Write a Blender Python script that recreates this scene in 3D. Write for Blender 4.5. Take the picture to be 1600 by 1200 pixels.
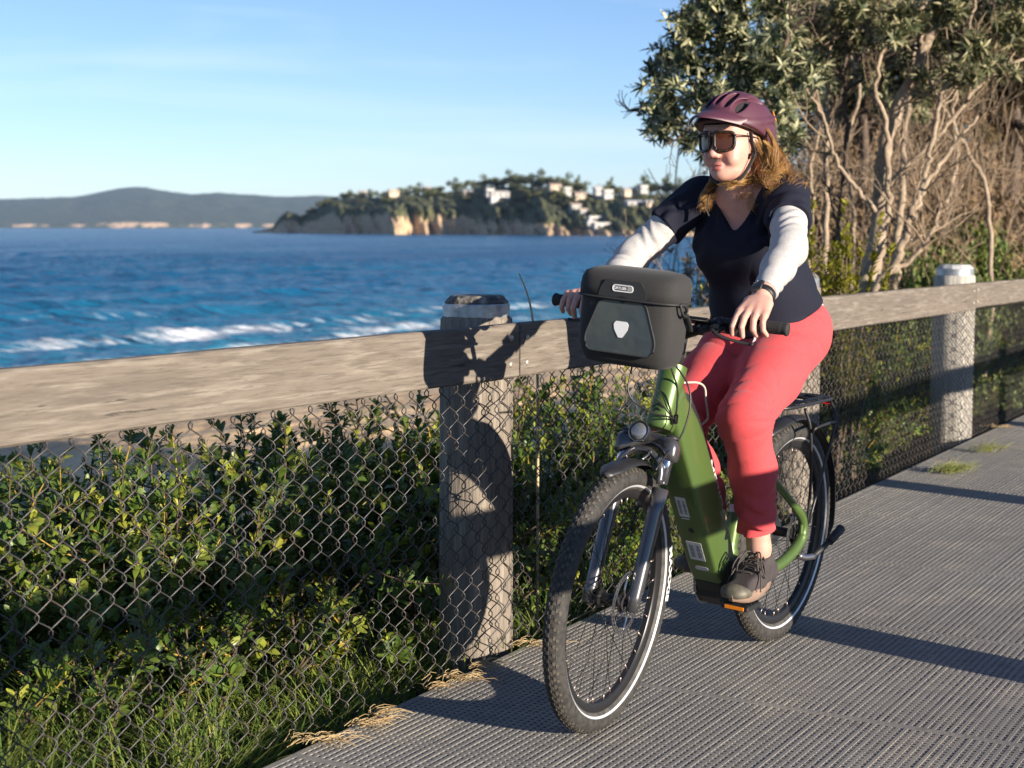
import bpy, math, random, sys
import numpy as np
from mathutils import Vector, Matrix

# ------------------------------------------------------------------ scene, camera, light
for o in list(bpy.data.objects): bpy.data.objects.remove(o)
S = bpy.context.scene
COL = S.collection
R = math.radians
CAM_H = 1.38
PITCH = math.atan(245/2450.)
cd = bpy.data.cameras.new('camera'); cam = bpy.data.objects.new('camera', cd); COL.objects.link(cam)
cd.sensor_width = 36; cd.lens = 2450*36/1600
cd.clip_start = .05; cd.clip_end = 40000
cam.location = (0, 0, CAM_H); cam.rotation_euler = (R(90)-PITCH, 0, 0)
cd.dof.use_dof = True; cd.dof.focus_distance = 4.75; cd.dof.aperture_fstop = 4.5
S.camera = cam
SUN_EL = R(11.3); SUN_DIR = Vector((.72*math.cos(SUN_EL), -.695*math.cos(SUN_EL), math.sin(SUN_EL))).normalized()
W = bpy.data.worlds.new('World'); S.world = W; W.use_nodes = True
nt = W.node_tree; bg = nt.nodes['Background']
sky = nt.nodes.new('ShaderNodeTexSky'); sky.sky_type = 'NISHITA'; sky.sun_disc = False
sky.sun_elevation = SUN_EL; sky.sun_rotation = math.atan2(SUN_DIR.x, SUN_DIR.y)
sky.altitude = 0; sky.air_density = .75; sky.dust_density = .0; sky.ozone_density = 3.2
# faint high cirrus, a property of the sky itself
tc = nt.nodes.new('ShaderNodeTexCoord'); mp = nt.nodes.new('ShaderNodeMapping'); mp.inputs['Scale'].default_value = (2.2, 2.2, 16)
nz = nt.nodes.new('ShaderNodeTexNoise'); nz.inputs['Scale'].default_value = 1.6; nz.inputs['Detail'].default_value = 6; nz.inputs['Distortion'].default_value = .6
rp = nt.nodes.new('ShaderNodeValToRGB'); rp.color_ramp.elements[0].position = .52; rp.color_ramp.elements[1].position = .85
rp.color_ramp.elements[1].color = (.3, .3, .3, 1)
mx = nt.nodes.new('ShaderNodeMixRGB'); mx.inputs[2].default_value = (6.5, 6.8, 7.2, 1)
L_ = nt.links.new
L_(tc.outputs['Generated'], mp.inputs[0]); L_(mp.outputs[0], nz.inputs['Vector']); L_(nz.outputs['Fac'], rp.inputs[0])
tint = nt.nodes.new('ShaderNodeMixRGB'); tint.blend_type = 'MULTIPLY'; tint.inputs[0].default_value = 1; tint.inputs[2].default_value = (1.02, .93, .97, 1)
L_(rp.outputs[0], mx.inputs[0]); L_(sky.outputs[0], tint.inputs[1]); L_(tint.outputs[0], mx.inputs[1]); L_(mx.outputs[0], bg.inputs[0])
bg.inputs[1].default_value = .084
sd = bpy.data.lights.new('sun', 'SUN'); sun = bpy.data.objects.new('sun', sd); COL.objects.link(sun)
sd.energy = 5.0; sd.angle = R(.53); sd.color = (1, .88, .73)
sun.rotation_euler = SUN_DIR.to_track_quat('Z', 'Y').to_euler()
S.view_settings.view_transform = 'Standard'; S.view_settings.look = 'None'
S.view_settings.exposure = 1.12; S.view_settings.gamma = 1
S.render.engine = 'CYCLES'
try:
    S.cycles.use_denoising = True; S.cycles.denoiser = 'OPENIMAGEDENOISE'
except Exception: pass
S.cycles.max_bounces = 6; S.cycles.diffuse_bounces = 3; S.cycles.glossy_bounces = 3; S.cycles.transparent_max_bounces = 6
S.cycles.transmission_bounces = 4; S.cycles.volume_bounces = 0; S.cycles.caustics_reflective = False; S.cycles.caustics_refractive = False
S.cycles.sample_clamp_indirect = 6

# ------------------------------------------------------------------ helpers
HAZE = 2.7e-5
rng = np.random.default_rng(7)
def px3(x, y, Y):
    "a photo pixel (1600 wide) at depth Y, measured from the photograph"
    a = (x-800)/2450.; b = (600-y)/2450.
    d = np.array([a, math.cos(PITCH)+b*math.sin(PITCH), -math.sin(PITCH)+b*math.cos(PITCH)])
    return np.array([0, 0, CAM_H]) + d*(Y/d[1])
def tag(o, label=None, cat=None, group=None, kind=None):
    if label: o['label'] = label
    if cat: o['category'] = cat
    if group: o['group'] = group
    if kind: o['kind'] = kind
    return o
def empty(name, loc=(0, 0, 0), rot=(0, 0, 0), parent=None):
    o = bpy.data.objects.new(name, None); COL.objects.link(o); o.location = loc; o.rotation_euler = rot; o.empty_display_size = .1
    if parent: o.parent = parent
    return o
def link(name, me, parent=None, loc=None, rot=None, scale=None):
    o = bpy.data.objects.new(name, me); COL.objects.link(o)
    if parent: o.parent = parent
    if loc is not None: o.location = loc
    if rot is not None: o.rotation_euler = rot
    if scale is not None: o.scale = (scale,)*3 if np.isscalar(scale) else scale
    return o
def copy_tree(o, parent=None):
    c = o.copy(); COL.objects.link(c)
    if parent: c.parent = parent
    for ch in list(o.children): copy_tree(ch, c)
    return c
def make_mesh(name, V, faces, mats, smooth=True, attrs=None, fmat=None):
    me = bpy.data.meshes.new(name)
    V = np.asarray(V, np.float32).reshape(-1, 3)
    me.vertices.add(len(V)); me.vertices.foreach_set('co', V.ravel())
    fl = [np.asarray(f, np.int32) for f in faces if len(f)]
    tot = np.concatenate([np.full(len(f), f.shape[1], np.int32) for f in fl])
    idx = np.concatenate([f.ravel() for f in fl])
    st = np.concatenate([[0], np.cumsum(tot)[:-1]]).astype(np.int32)
    me.loops.add(len(idx)); me.loops.foreach_set('vertex_index', idx)
    me.polygons.add(len(tot)); me.polygons.foreach_set('loop_start', st); me.polygons.foreach_set('loop_total', tot)
    me.polygons.foreach_set('use_smooth', np.full(len(tot), smooth, bool))
    for m in (mats if isinstance(mats, (list, tuple)) else [mats]): me.materials.append(m)
    if fmat is not None: me.polygons.foreach_set('material_index', np.asarray(fmat, np.int32))
    me.update(calc_edges=True); me.validate(verbose=False)
    if attrs:
        for k, a in attrs.items():
            at = me.attributes.new(k, 'FLOAT', 'POINT'); at.data.foreach_set('value', np.asarray(a, np.float32))
    return me
def unit(v): v = np.asarray(v, float); return v/max(np.linalg.norm(v), 1e-9)
class MB:
    "collects shapes that become ONE mesh"
    def __init__(s): s.V = []; s.Q = []; s.T = []; s.n = 0; s.A = []; s.a = 0.
    def add(s, V, Q=(), T=()):
        V = np.asarray(V, float).reshape(-1, 3)
        if len(Q): s.Q.append(np.asarray(Q, int).reshape(-1, 4)+s.n)
        if len(T): s.T.append(np.asarray(T, int).reshape(-1, 3)+s.n)
        s.V.append(V); s.A.append(np.full(len(V), s.a)); s.n += len(V); return s
    def tube(s, P, r, n=8, cap=True, closed=False, flat=None):
        P = np.asarray(P, float); m = len(P)
        r = np.full(m, float(r)) if np.isscalar(r) else np.asarray(r, float)
        if closed: Tn = np.roll(P, -1, 0)-np.roll(P, 1, 0)
        else: Tn = np.gradient(P, axis=0)
        Tn /= np.maximum(np.linalg.norm(Tn, axis=1), 1e-9)[:, None]
        ref = np.array([0, 0, 1.]) if abs(Tn[0, 2]) < .9 else np.array([1., 0, 0])
        N = np.zeros_like(P); u = unit(np.cross(Tn[0], ref)); N[0] = u
        for i in range(1, m):
            u = u-Tn[i]*np.dot(u, Tn[i]); u = unit(u); N[i] = u
        B = np.cross(Tn, N)
        if closed and m > 3:
            pass
        a = np.linspace(0, 2*np.pi, n, endpoint=False)
        f = 1. if flat is None else flat
        V = P[:, None]+r[:, None, None]*(np.cos(a)[None, :, None]*N[:, None]+f*np.sin(a)[None, :, None]*B[:, None])
        k = m if closed else m-1
        i = np.arange(k)[:, None]; j = np.arange(n)[None]
        i2 = (i+1) % m; j2 = (j+1) % n
        Q = np.stack([i*n+j, i*n+j2, i2*n+j2, i2*n+j], -1).reshape(-1, 4)
        V = V.reshape(-1, 3); T = []
        if cap and not closed:
            V = np.vstack([V, P[0], P[-1]]); c0, c1 = m*n, m*n+1
            jj = np.arange(n); j3 = (jj+1) % n
            T = np.vstack([np.stack([np.full(n, c0), j3, jj], 1), np.stack([np.full(n, c1), (m-1)*n+jj, (m-1)*n+j3], 1)])
        return s.add(V, Q, T)
    def box(s, c, size, rot=None, bevel=0.):
        h = np.asarray(size, float)/2; b = min(bevel, h.min()*.9)
        if b <= 0:
            V = np.array([[x, y, z] for x in (-1, 1) for y in (-1, 1) for z in (-1, 1)], float)*h
            Q = [[0, 1, 3, 2], [4, 6, 7, 5], [0, 4, 5, 1], [2, 3, 7, 6], [0, 2, 6, 4], [1, 5, 7, 3]]; T = []
        else:
            V = []; idx = {}
            for x in (-1, 1):
                for y in (-1, 1):
                    for z in (-1, 1):
                        for k in range(3):
                            v = np.array([x, y, z], float)*(h-b); v[k] = (x, y, z)[k]*h[k]
                            idx[(x, y, z, k)] = len(V); V.append(v)
            V = np.array(V); Q = []; T = []
            for k in range(3):
                o = [i for i in range(3) if i != k]
                for sg in (-1, 1):
                    f = []
                    for (p, q) in ((-1, -1), (1, -1), (1, 1), (-1, 1)):
                        t = [0, 0, 0]; t[k] = sg; t[o[0]] = p; t[o[1]] = q; f.append(idx[(*t, k)])
                    if (sg > 0) == (k == 1): f = f[::-1]
                    Q.append(f)
            for k in range(3):
                o = [i for i in range(3) if i != k]
                for p in (-1, 1):
                    for q in (-1, 1):
                        f = []
                        for (e, kk) in ((-1, o[0]), (1, o[0]), (1, o[1]), (-1, o[1])):
                            t = [0, 0, 0]; t[k] = e; t[o[0]] = p; t[o[1]] = q; f.append(idx[(*t, kk)])
                        Q.append(f)
            for x in (-1, 1):
                for y in (-1, 1):
                    for z in (-1, 1): T.append([idx[(x, y, z, 0)], idx[(x, y, z, 1)], idx[(x, y, z, 2)]])
        if rot is not None: V = V@np.asarray(rot, float).T
        return s.add(V+np.asarray(c, float), Q, T)
    def lathe(s, prof, c=(0, 0, 0), axis=(0, 0, 1), n=24, closed=False):
        prof = np.asarray(prof, float); ax = unit(axis)
        u = unit(np.cross(ax, [0, 0, 1.] if abs(ax[2]) < .9 else [1., 0, 0])); v = np.cross(ax, u)
        a = np.linspace(0, 2*np.pi, n, endpoint=False)
        V = np.asarray(c, float)+prof[:, None, 1, None]*ax+prof[:, None, 0, None]*(np.cos(a)[None, :, None]*u+np.sin(a)[None, :, None]*v)
        m = len(prof); k = m if closed else m-1
        i = np.arange(k)[:, None]; j = np.arange(n)[None]; i2 = (i+1) % m; j2 = (j+1) % n
        Q = np.stack([i*n+j, i*n+j2, i2*n+j2, i2*n+j], -1).reshape(-1, 4)
        return s.add(V.reshape(-1, 3), Q)
    def prism(s, poly, t0, t1, origin, ux, uy):
        "a flat outline with real thickness"
        poly = np.asarray(poly, float); ux = np.asarray(ux, float); uy = np.asarray(uy, float); w = np.cross(ux, uy)
        B = np.asarray(origin, float)+poly[:, :1]*ux+poly[:, 1:]*uy; n = len(poly); c = B.mean(0)
        V = np.vstack([B+w*t0, B+w*t1, c+w*t0, c+w*t1]); j = np.arange(n); k = (j+1) % n
        Q = np.stack([j, k, n+k, n+j], 1)
        T = np.vstack([np.stack([np.full(n, 2*n), k, j], 1), np.stack([np.full(n, 2*n+1), n+j, n+k], 1)])
        return s.add(V, Q, T)
    def ell(s, c, r, rot=None, n=14, m=9):
        a = np.linspace(0, 2*np.pi, n, endpoint=False); b = np.linspace(-np.pi/2, np.pi/2, m)
        V = np.stack([np.outer(np.cos(b), np.cos(a)), np.outer(np.cos(b), np.sin(a)), np.outer(np.sin(b), np.ones(n))], -1).reshape(-1, 3)*np.asarray(r, float)
        if rot is not None: V = V@np.asarray(rot, float).T
        i = np.arange(m-1)[:, None]; j = np.arange(n)[None]
        Q = np.stack([i*n+j, i*n+(j+1) % n, (i+1)*n+(j+1) % n, (i+1)*n+j], -1).reshape(-1, 4)
        return s.add(V+np.asarray(c, float), Q)
    def mesh(s, name, mats, smooth=True):
        return make_mesh(name, np.vstack(s.V), [np.vstack(x) for x in (s.Q, s.T) if x], mats, smooth, {'rnd': np.concatenate(s.A)})
    def build(s, name, mats, parent=None, smooth=True, loc=None, sharp=None):
        me = s.mesh(name, mats, smooth)
        if sharp is not None:
            try: me.set_sharp_from_angle(angle=R(sharp))
            except Exception: pass
        return link(name, me, parent, loc)
def join_mb(name, parts, smooth=True):
    "several collectors with a material each become ONE mesh"
    a = MB(); fm = []
    qs = []; ts = []; fq = []; ft = []
    for i, (b, m) in enumerate(parts):
        for q in b.Q: qs.append(q+a.n); fq.append(np.full(len(q), i))
        for t in b.T: ts.append(t+a.n); ft.append(np.full(len(t), i))
        a.V += b.V; a.A += b.A; a.n += b.n
    return make_mesh(name, np.vstack(a.V), [np.vstack(x) for x in (qs, ts) if x], [m for _, m in parts], smooth, {'rnd': np.concatenate(a.A)}, np.concatenate(fq+ft))
def smooth_path(P, n=8):
    "Catmull-Rom through points"
    P = np.asarray(P, float); Q = np.vstack([2*P[0]-P[1], P, 2*P[-1]-P[-2]]); out = []
    for i in range(len(P)-1):
        p0, p1, p2, p3 = Q[i:i+4]; t = np.linspace(0, 1, n, endpoint=False)[:, None]
        out.append(.5*((2*p1)+(-p0+p2)*t+(2*p0-5*p1+4*p2-p3)*t*t+(-p0+3*p1-3*p2+p3)*t**3))
    out.append(P[-1:]); return np.vstack(out)
def vnoise(x, y, seed=0):
    "smooth 2-D value noise"
    x = np.asarray(x, float); y = np.asarray(y, float)
    xi = np.floor(x).astype(np.int64); yi = np.floor(y).astype(np.int64); fx = x-xi; fy = y-yi
    fx = fx*fx*(3-2*fx); fy = fy*fy*(3-2*fy)
    def h(a, b):
        k = (a*374761393+b*668265263+seed*974634777) & 0x7fffffff
        k = ((k ^ (k >> 13))*1274126177) & 0x7fffffff
        return ((k ^ (k >> 16)) & 0xffff)/65535.
    return (h(xi, yi)*(1-fx)+h(xi+1, yi)*fx)*(1-fy)+(h(xi, yi+1)*(1-fx)+h(xi+1, yi+1)*fx)*fy
def fbm(x, y, seed=0, o=4):
    v = 0; a = .5; f = 1.
    for i in range(o): v = v+a*vnoise(x*f, y*f, seed+i*17); a *= .5; f *= 2.03
    return v
def grid_mesh(name, X, Y, Z, mat, attrs=None):
    m, n = X.shape
    V = np.stack([X, Y, Z], -1).reshape(-1, 3); i = np.arange(m-1)[:, None]; j = np.arange(n-1)[None]
    Q = np.stack([i*n+j, i*n+j+1, (i+1)*n+j+1, (i+1)*n+j], -1).reshape(-1, 4)
    return make_mesh(name, V, [Q], mat, True, attrs)

# ---- materials
MATS = {}
def mat(name, col, rough=.5, metal=0., spec=.5, var=None, bump=None, coat=0., rnd=None, trans=0., stretch=None, sheen=0., sss=0.):
    """var=[(scale,colour,amount,lo,hi)...] noise patches; bump=[(scale,strength,dist)]; rnd=colour mixed by each piece's own random value"""
    m = bpy.data.materials.new(name); m.use_nodes = True; t = m.node_tree; b = t.nodes['Principled BSDF']; lk = t.links.new
    b.inputs['Roughness'].default_value = rough; b.inputs['Metallic'].default_value = metal
    b.inputs['Specular IOR Level'].default_value = spec; b.inputs['Coat Weight'].default_value = coat
    if sheen: b.inputs['Sheen Weight'].default_value = sheen
    if sss:
        b.inputs['Subsurface Weight'].default_value = sss; b.inputs['Subsurface Radius'].default_value = (.012, .005, .003); b.inputs['Subsurface Scale'].default_value = 1
    tcn = t.nodes.new('ShaderNodeTexCoord'); mpn = t.nodes.new('ShaderNodeMapping')
    if stretch: mpn.inputs['Scale'].default_value = stretch
    lk(tcn.outputs['Object'], mpn.inputs[0])
    rgb = t.nodes.new('ShaderNodeRGB'); rgb.outputs[0].default_value = (*col, 1); cur = rgb.outputs[0]
    if rnd:
        for key, c2, amt in (rnd if isinstance(rnd, list) else [('rnd', rnd, 1.)]):
            at = t.nodes.new('ShaderNodeAttribute'); at.attribute_name = key
            mm = t.nodes.new('ShaderNodeMath'); mm.operation = 'MULTIPLY'; mm.inputs[1].default_value = amt; lk(at.outputs['Fac'], mm.inputs[0])
            x = t.nodes.new('ShaderNodeMixRGB'); lk(mm.outputs[0], x.inputs[0]); lk(cur, x.inputs[1]); x.inputs[2].default_value = (*c2, 1); cur = x.outputs[0]
    for v in (var or []):
        sc, c2, amt = v[:3]; lo, hi = (v[3], v[4]) if len(v) > 4 else (.4, .6)
        n = t.nodes.new('ShaderNodeTexNoise'); n.inputs['Scale'].default_value = sc; n.inputs['Detail'].default_value = 5; n.inputs['Roughness'].default_value = .6
        lk(mpn.outputs[0], n.inputs['Vector'])
        mr = t.nodes.new('ShaderNodeMapRange'); mr.inputs[1].default_value = lo; mr.inputs[2].default_value = hi; mr.inputs[4].default_value = amt
        lk(n.outputs['Fac'], mr.inputs[0])
        x = t.nodes.new('ShaderNodeMixRGB'); lk(mr.outputs[0], x.inputs[0]); lk(cur, x.inputs[1]); x.inputs[2].default_value = (*c2, 1); cur = x.outputs[0]
    lk(cur, b.inputs['Base Color'])
    last = None
    for (sc, st, di) in (bump or []):
        n = t.nodes.new('ShaderNodeTexNoise'); n.inputs['Scale'].default_value = sc; n.inputs['Detail'].default_value = 4
        lk(mpn.outputs[0], n.inputs['Vector'])
        bp = t.nodes.new('ShaderNodeBump'); bp.inputs['Strength'].default_value = st; bp.inputs['Distance'].default_value = di
        lk(n.outputs['Fac'], bp.inputs['Height'])
        if last: lk(last, bp.inputs['Normal'])
        last = bp.outputs[0]
    if last: lk(last, b.inputs['Normal'])
    if trans:
        tr = t.nodes.new('ShaderNodeBsdfTranslucent'); lk(cur, tr.inputs[0]); ms = t.nodes.new('ShaderNodeMixShader'); ms.inputs[0].default_value = trans
        lk(b.outputs[0], ms.inputs[1]); lk(tr.outputs[0], ms.inputs[2]); lk(ms.outputs[0], t.nodes['Material Output'].inputs['Surface'])
    MATS[name] = m; return m

# fence frame: s along the fence, p towards the deck
P0 = np.array([-.113, 4.90]); FD = np.array([math.sin(R(30.2)), math.cos(R(30.2))]); FN = np.array([FD[1], -FD[0]])
FD2 = np.array([math.sin(R(34.8)), math.cos(R(34.8))]); FN2 = np.array([FD2[1], -FD2[0]])
SB = .17
def fp(s, p, z=0.):
    "right of the first post the fence runs along FD, left of it along FD2"
    if s >= SB: q = P0+FD*s+FN*p
    else: q = P0+FD*SB+FD2*(s-SB)+FN2*p
    return np.array([q[0], q[1], z])
def sp(x, y):
    d = np.stack([np.asarray(x)-P0[0], np.asarray(y)-P0[1]], -1); return d@FD, d@FN
# ------------------------------------------------------------------ the setting
SEA = -4.1; QS = .685; HS = .70
def g_height(s, p):
    "terrain under and beside the boardwalk"
    q = np.clip(-p, 0, None)
    z = -.18-.10*q-.0*s
    x = P0[0]+s*FD[0]+p*FN[0]; y = P0[1]+s*FD[1]+p*FN[1]
    right = 1/(1+np.exp(-(x-1.9-.145*(y-8))/.35))/(1+np.exp((y-24)/2))/(1+np.exp(-(y-6.5)/.5))
    left = 1-right               # the bank drops to the beach on the left, a wooded mound stands on the right
    dropL = np.interp(q, [0, 1.5, 3, 5, 7, 9, 12, 20, 28.5, 60, 200], [0, .05, .45, 1.3, 2.2, 2.85, 3.2, 3.55, 3.92, 4.8, 7])
    dropR = np.interp(q, [0, 2, 6, 10, 16, 24, 34, 44, 80, 200], [0, -.2, -.1, .35, 1.3, 2.3, 3.2, 3.9, 4.6, 7])
    z = np.where(q > 0, -.2-(left*dropL+(1-left)*dropR), -.2)
    z = z-np.interp(p, [0, .1, 2.9, 4, 8], [0, .12, .12, .0, -.3])
    return z+.10*(fbm(s*.9, p*.9, 3)-.5)*np.clip(q, 0, 1)
def ground_z(x, y): s_, p_ = sp(x, y); return float(g_height(np.array(s_), np.array(p_)))
def at_ground(q): return np.array([q[0], q[1], ground_z(q[0], q[1])])
sv = np.concatenate([np.linspace(-60, -8, 40), np.linspace(-7.6, 16, 110), np.linspace(17, 120, 60)])
pv = np.concatenate([np.linspace(60, 4, 14), np.linspace(3.5, -8, 60), np.linspace(-8.3, -32, 170), np.linspace(-33, -60, 20), np.linspace(-70, -220, 10)])
SS, PP = np.meshgrid(sv, pv)
GX = P0[0]+SS*FD[0]+PP*FN[0]; GY = P0[1]+SS*FD[1]+PP*FN[1]
m_soil = mat('soil', (.11, .085, .05), .95, var=[(3, (.05, .045, .025), .8), (18, (.16, .13, .08), .6)], bump=[(30, .6, .02)])
sandm = mat('beach_sand', (.42, .30, .17), .9, var=[(.35, (.30, .21, .12), .7, .45, .6), (6, (.50, .37, .22), .5)], bump=[(1.2, .7, .25), (9, .4, .04)])
def zone(me, edge_attr): pass
gz = g_height(SS, PP)
sand_f = np.clip((-PP-8.5)/2.5+.8*(fbm(SS*.25, PP*.25, 9)-.5), 0, 1)
def ground_mat():
    m = mat('ground', (.07, .06, .03), .95, var=[(2, (.035, .04, .018), .8), (20, (.12, .10, .06), .5)], bump=[(1.2, .6, .3), (14, .5, .03)],
            rnd=None)
    t = m.node_tree; b = t.nodes['Principled BSDF']; src = b.inputs['Base Color'].links[0].from_socket
    at = t.nodes.new('ShaderNodeAttribute'); at.attribute_name = 'sand'
    n = t.nodes.new('ShaderNodeTexNoise'); n.inputs['Scale'].default_value = .5; n.inputs['Detail'].default_value = 6
    tcn = t.nodes.new('ShaderNodeTexCoord'); mp_ = t.nodes.new('ShaderNodeMapping'); mp_.inputs['Rotation'].default_value = (0, 0, R(30)); mp_.inputs['Scale'].default_value = (1.6, .35, 1)
    t.links.new(tcn.outputs['Object'], mp_.inputs[0]); t.links.new(mp_.outputs[0], n.inputs['Vector'])
    cr = t.nodes.new('ShaderNodeValToRGB'); cr.color_ramp.elements[0].color = (.50, .33, .18, 1); cr.color_ramp.elements[1].color = (.80, .57, .32, 1)
    cr.color_ramp.elements[0].position = .38; cr.color_ramp.elements[1].position = .6
    t.links.new(n.outputs['Fac'], cr.inputs[0])
    x = t.nodes.new('ShaderNodeMixRGB'); t.links.new(at.outputs['Fac'], x.inputs[0]); t.links.new(src, x.inputs[1]); t.links.new(cr.outputs[0], x.inputs[2])
    t.links.new(x.outputs[0], b.inputs['Base Color']); return m
gz = gz+sand_f*np.clip((27+PP)/6, .1, 1)*(.62*(fbm(SS*.45, PP*1.3, 31)-.5))
tag(link('ground', grid_mesh('ground', GX, GY, gz, ground_mat(), {'sand': sand_f.ravel()})), kind='structure')

# sea: rows follow the shoreline so that swell and breakers run along it
def sea_mat():
    m = bpy.data.materials.new('sea_water'); m.use_nodes = True; t = m.node_tree; b = t.nodes['Principled BSDF']; lk = t.links.new; N = t.nodes.new
    tcn = N('ShaderNodeTexCoord'); geo = N('ShaderNodeNewGeometry')
    def mapped(rot, sc):
        q = N('ShaderNodeMapping'); q.inputs['Rotation'].default_value = (0, 0, rot); q.inputs['Scale'].default_value = sc; lk(tcn.outputs['Object'], q.inputs[0]); return q.outputs[0]
    at = N('ShaderNodeAttribute'); at.attribute_name = 'depth'; af = N('ShaderNodeAttribute'); af.attribute_name = 'foam'
    cr = N('ShaderNodeValToRGB'); e = cr.color_ramp.elements
    e[0].position = 0; e[0].color = (.10, .22, .25, 1); e[1].position = 1; e[1].color = (.002, .058, .15, 1)
    for p_, c_ in ((.12, (.035, .19, .28, 1)), (.35, (.010, .115, .225, 1)), (.6, (.005, .085, .195, 1))):
        q = e.new(p_); q.color = c_
    lk(at.outputs['Fac'], cr.inputs[0])
    big = N('ShaderNodeTexNoise'); big.inputs['Scale'].default_value = 1; big.inputs['Detail'].default_value = 5; lk(mapped(R(40), (.05, .014, .05)), big.inputs['Vector'])
    mr = N('ShaderNodeMapRange'); mr.inputs[1].default_value = .42; mr.inputs[2].default_value = .66; mr.inputs[3].default_value = 0; mr.inputs[4].default_value = .22; lk(big.outputs['Fac'], mr.inputs[0])
    x = N('ShaderNodeMixRGB'); lk(mr.outputs[0], x.inputs[0]); lk(cr.outputs[0], x.inputs[1]); x.inputs[2].default_value = (.016, .19, .30, 1)
    fo = N('ShaderNodeTexNoise'); fo.inputs['Scale'].default_value = 1; fo.inputs['Detail'].default_value = 9; fo.inputs['Roughness'].default_value = .7; lk(mapped(R(-57), (.35, 1.1, 1)), fo.inputs['Vector'])
    ad = N('ShaderNodeMath'); ad.operation = 'ADD'; lk(fo.outputs['Fac'], ad.inputs[0]); lk(af.outputs['Fac'], ad.inputs[1])
    m2 = N('ShaderNodeMapRange'); m2.inputs[1].default_value = .98; m2.inputs[2].default_value = 1.22; lk(ad.outputs[0], m2.inputs[0])
    x2 = N('ShaderNodeMixRGB'); lk(m2.outputs[0], x2.inputs[0]); lk(x.outputs[0], x2.inputs[1]); x2.inputs[2].default_value = (.75, .77, .8, 1)
    lk(x2.outputs[0], b.inputs['Base Color'])
    ro = N('ShaderNodeMapRange'); ro.inputs[3].default_value = .22; ro.inputs[4].default_value = .9; lk(m2.outputs[0], ro.inputs[0]); lk(ro.outputs[0], b.inputs['Roughness'])
    b.inputs['IOR'].default_value = 1.333; b.inputs['Specular IOR Level'].default_value = .20
    last = None
    for rot, sc, st, di in ((R(-57), (.05, .16, .1), .9, 2.2), (R(-40), (.28, .8, .5), 1., .75), (R(-75), (1.4, 3.2, 2), .8, .12)):
        n = N('ShaderNodeTexNoise'); n.inputs['Scale'].default_value = 1; n.inputs['Detail'].default_value = 4; lk(mapped(rot, sc), n.inputs['Vector'])
        bp = N('ShaderNodeBump'); bp.inputs['Strength'].default_value = st; bp.inputs['Distance'].default_value = di*1.6; lk(n.outputs['Fac'], bp.inputs['Height'])
        if last: lk(last, bp.inputs['Normal'])
        last = bp.outputs[0]
    lk(last, b.inputs['Normal']); return m
qv = np.concatenate([np.linspace(36, 62, 60), np.linspace(62.4, 320, 560), np.geomspace(321, 900, 200), np.geomspace(910, 20000, 70)])       # metres seaward of the fence line
tv = np.concatenate([-np.geomspace(14000, 122, 26), np.linspace(-120, 330, 520), np.geomspace(335, 14000, 26)])
TT, QQ = np.meshgrid(tv, qv)
SX = P0[0]+TT*QS*FD[0]-QQ*QS*FN[0]; SY = P0[1]+TT*QS*FD[1]-QQ*QS*FN[1]
wig = 9*(fbm(TT/45, QQ/200, 5)-.5)
sw = np.zeros_like(TT); foam = np.zeros_like(TT)
def ridge(q0, t0, t1, h, w, foamy):
    global sw, foam
    along = 1/(1+np.exp(-(TT-t0)/6))/(1+np.exp((TT-t1)/6)); u = (QQ-q0-wig)/w
    sw = sw+h*along*np.where(u < 0, np.exp(-(u*1.9)**2), np.exp(-u**2))
    foam = foam+foamy*along*np.exp(-((u+.55)*1.1)**2)
near = np.exp(-np.clip(QQ-40, 0, None)/9)
for (q0, t0, t1, h, w, f) in ((47, -60, 200, .25, 2.2, .62), (54, -60, 120, .3, 2.6, .5), (66, 20, 130, .4, 3, .40), (78, 42, 160, .55, 3.4, .42), (92, 20, 75, .55, 3.6, .10),
                              (100, 75, 118, .7, 4, .42), (118, 66, 150, .8, 4.2, .2), (127, 52, 96, .75, 4.5, .03), (150, 96, 150, .8, 5, .12), (150, 106, 114, .6, 5, .45), (178, 60, 250, .6, 6, -.05), (88, -60, 20, .6, 3.6, .05), (108, -60, 36, .7, 4, .0)):
    ridge(q0, t0, t1, h, w, f)
sw = sw+(1.25*(fbm(TT/13, QQ/5, 77, 3)-.5)+.85*(fbm(TT/4.2, QQ/2.0, 78, 3)-.5))*np.exp(-(QQ/1100)**2)*np.clip((QQ-42)/14, .15, 1)
foam = foam+.62*np.exp(-((QQ-41.5-wig*.3)/3.0)**2)+.16*np.exp(-np.clip(QQ-60, 0, None)/28)*(QQ > 44)
ppx = 800+2450*SX/np.maximum(SY, 1); ppy = 355+2450*(CAM_H-SEA)/np.maximum(SY, 1); far_ok = SY > 8
for (x, y, rx, ry, v) in ((480, 517, 150, 7, .52), (340, 529, 70, 5, .42), (569, 489, 14, 3.2, .75), (250, 521, 120, 5, .36), (600, 506, 70, 4, .36), (40, 686, 150, 9, .62), (420, 640, 110, 7, .55), (200, 664, 120, 6, .45), (120, 545, 130, 4, .30), (760, 470, 60, 3, .22), (500, 545, 140, 6, .40), (360, 566, 150, 6, .38)):
    foam = foam+.55*v*np.exp(-((ppx-x)/rx)**2-((ppy-y)/ry)**2)*far_ok
sw = sw*.72
depth = np.clip((QQ-40)/190, 0, 1)**.7
tag(link('sea', grid_mesh('sea', SX, SY, SEA+sw, sea_mat(), {'depth': depth.ravel(), 'foam': foam.ravel()})), kind='structure')

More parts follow.
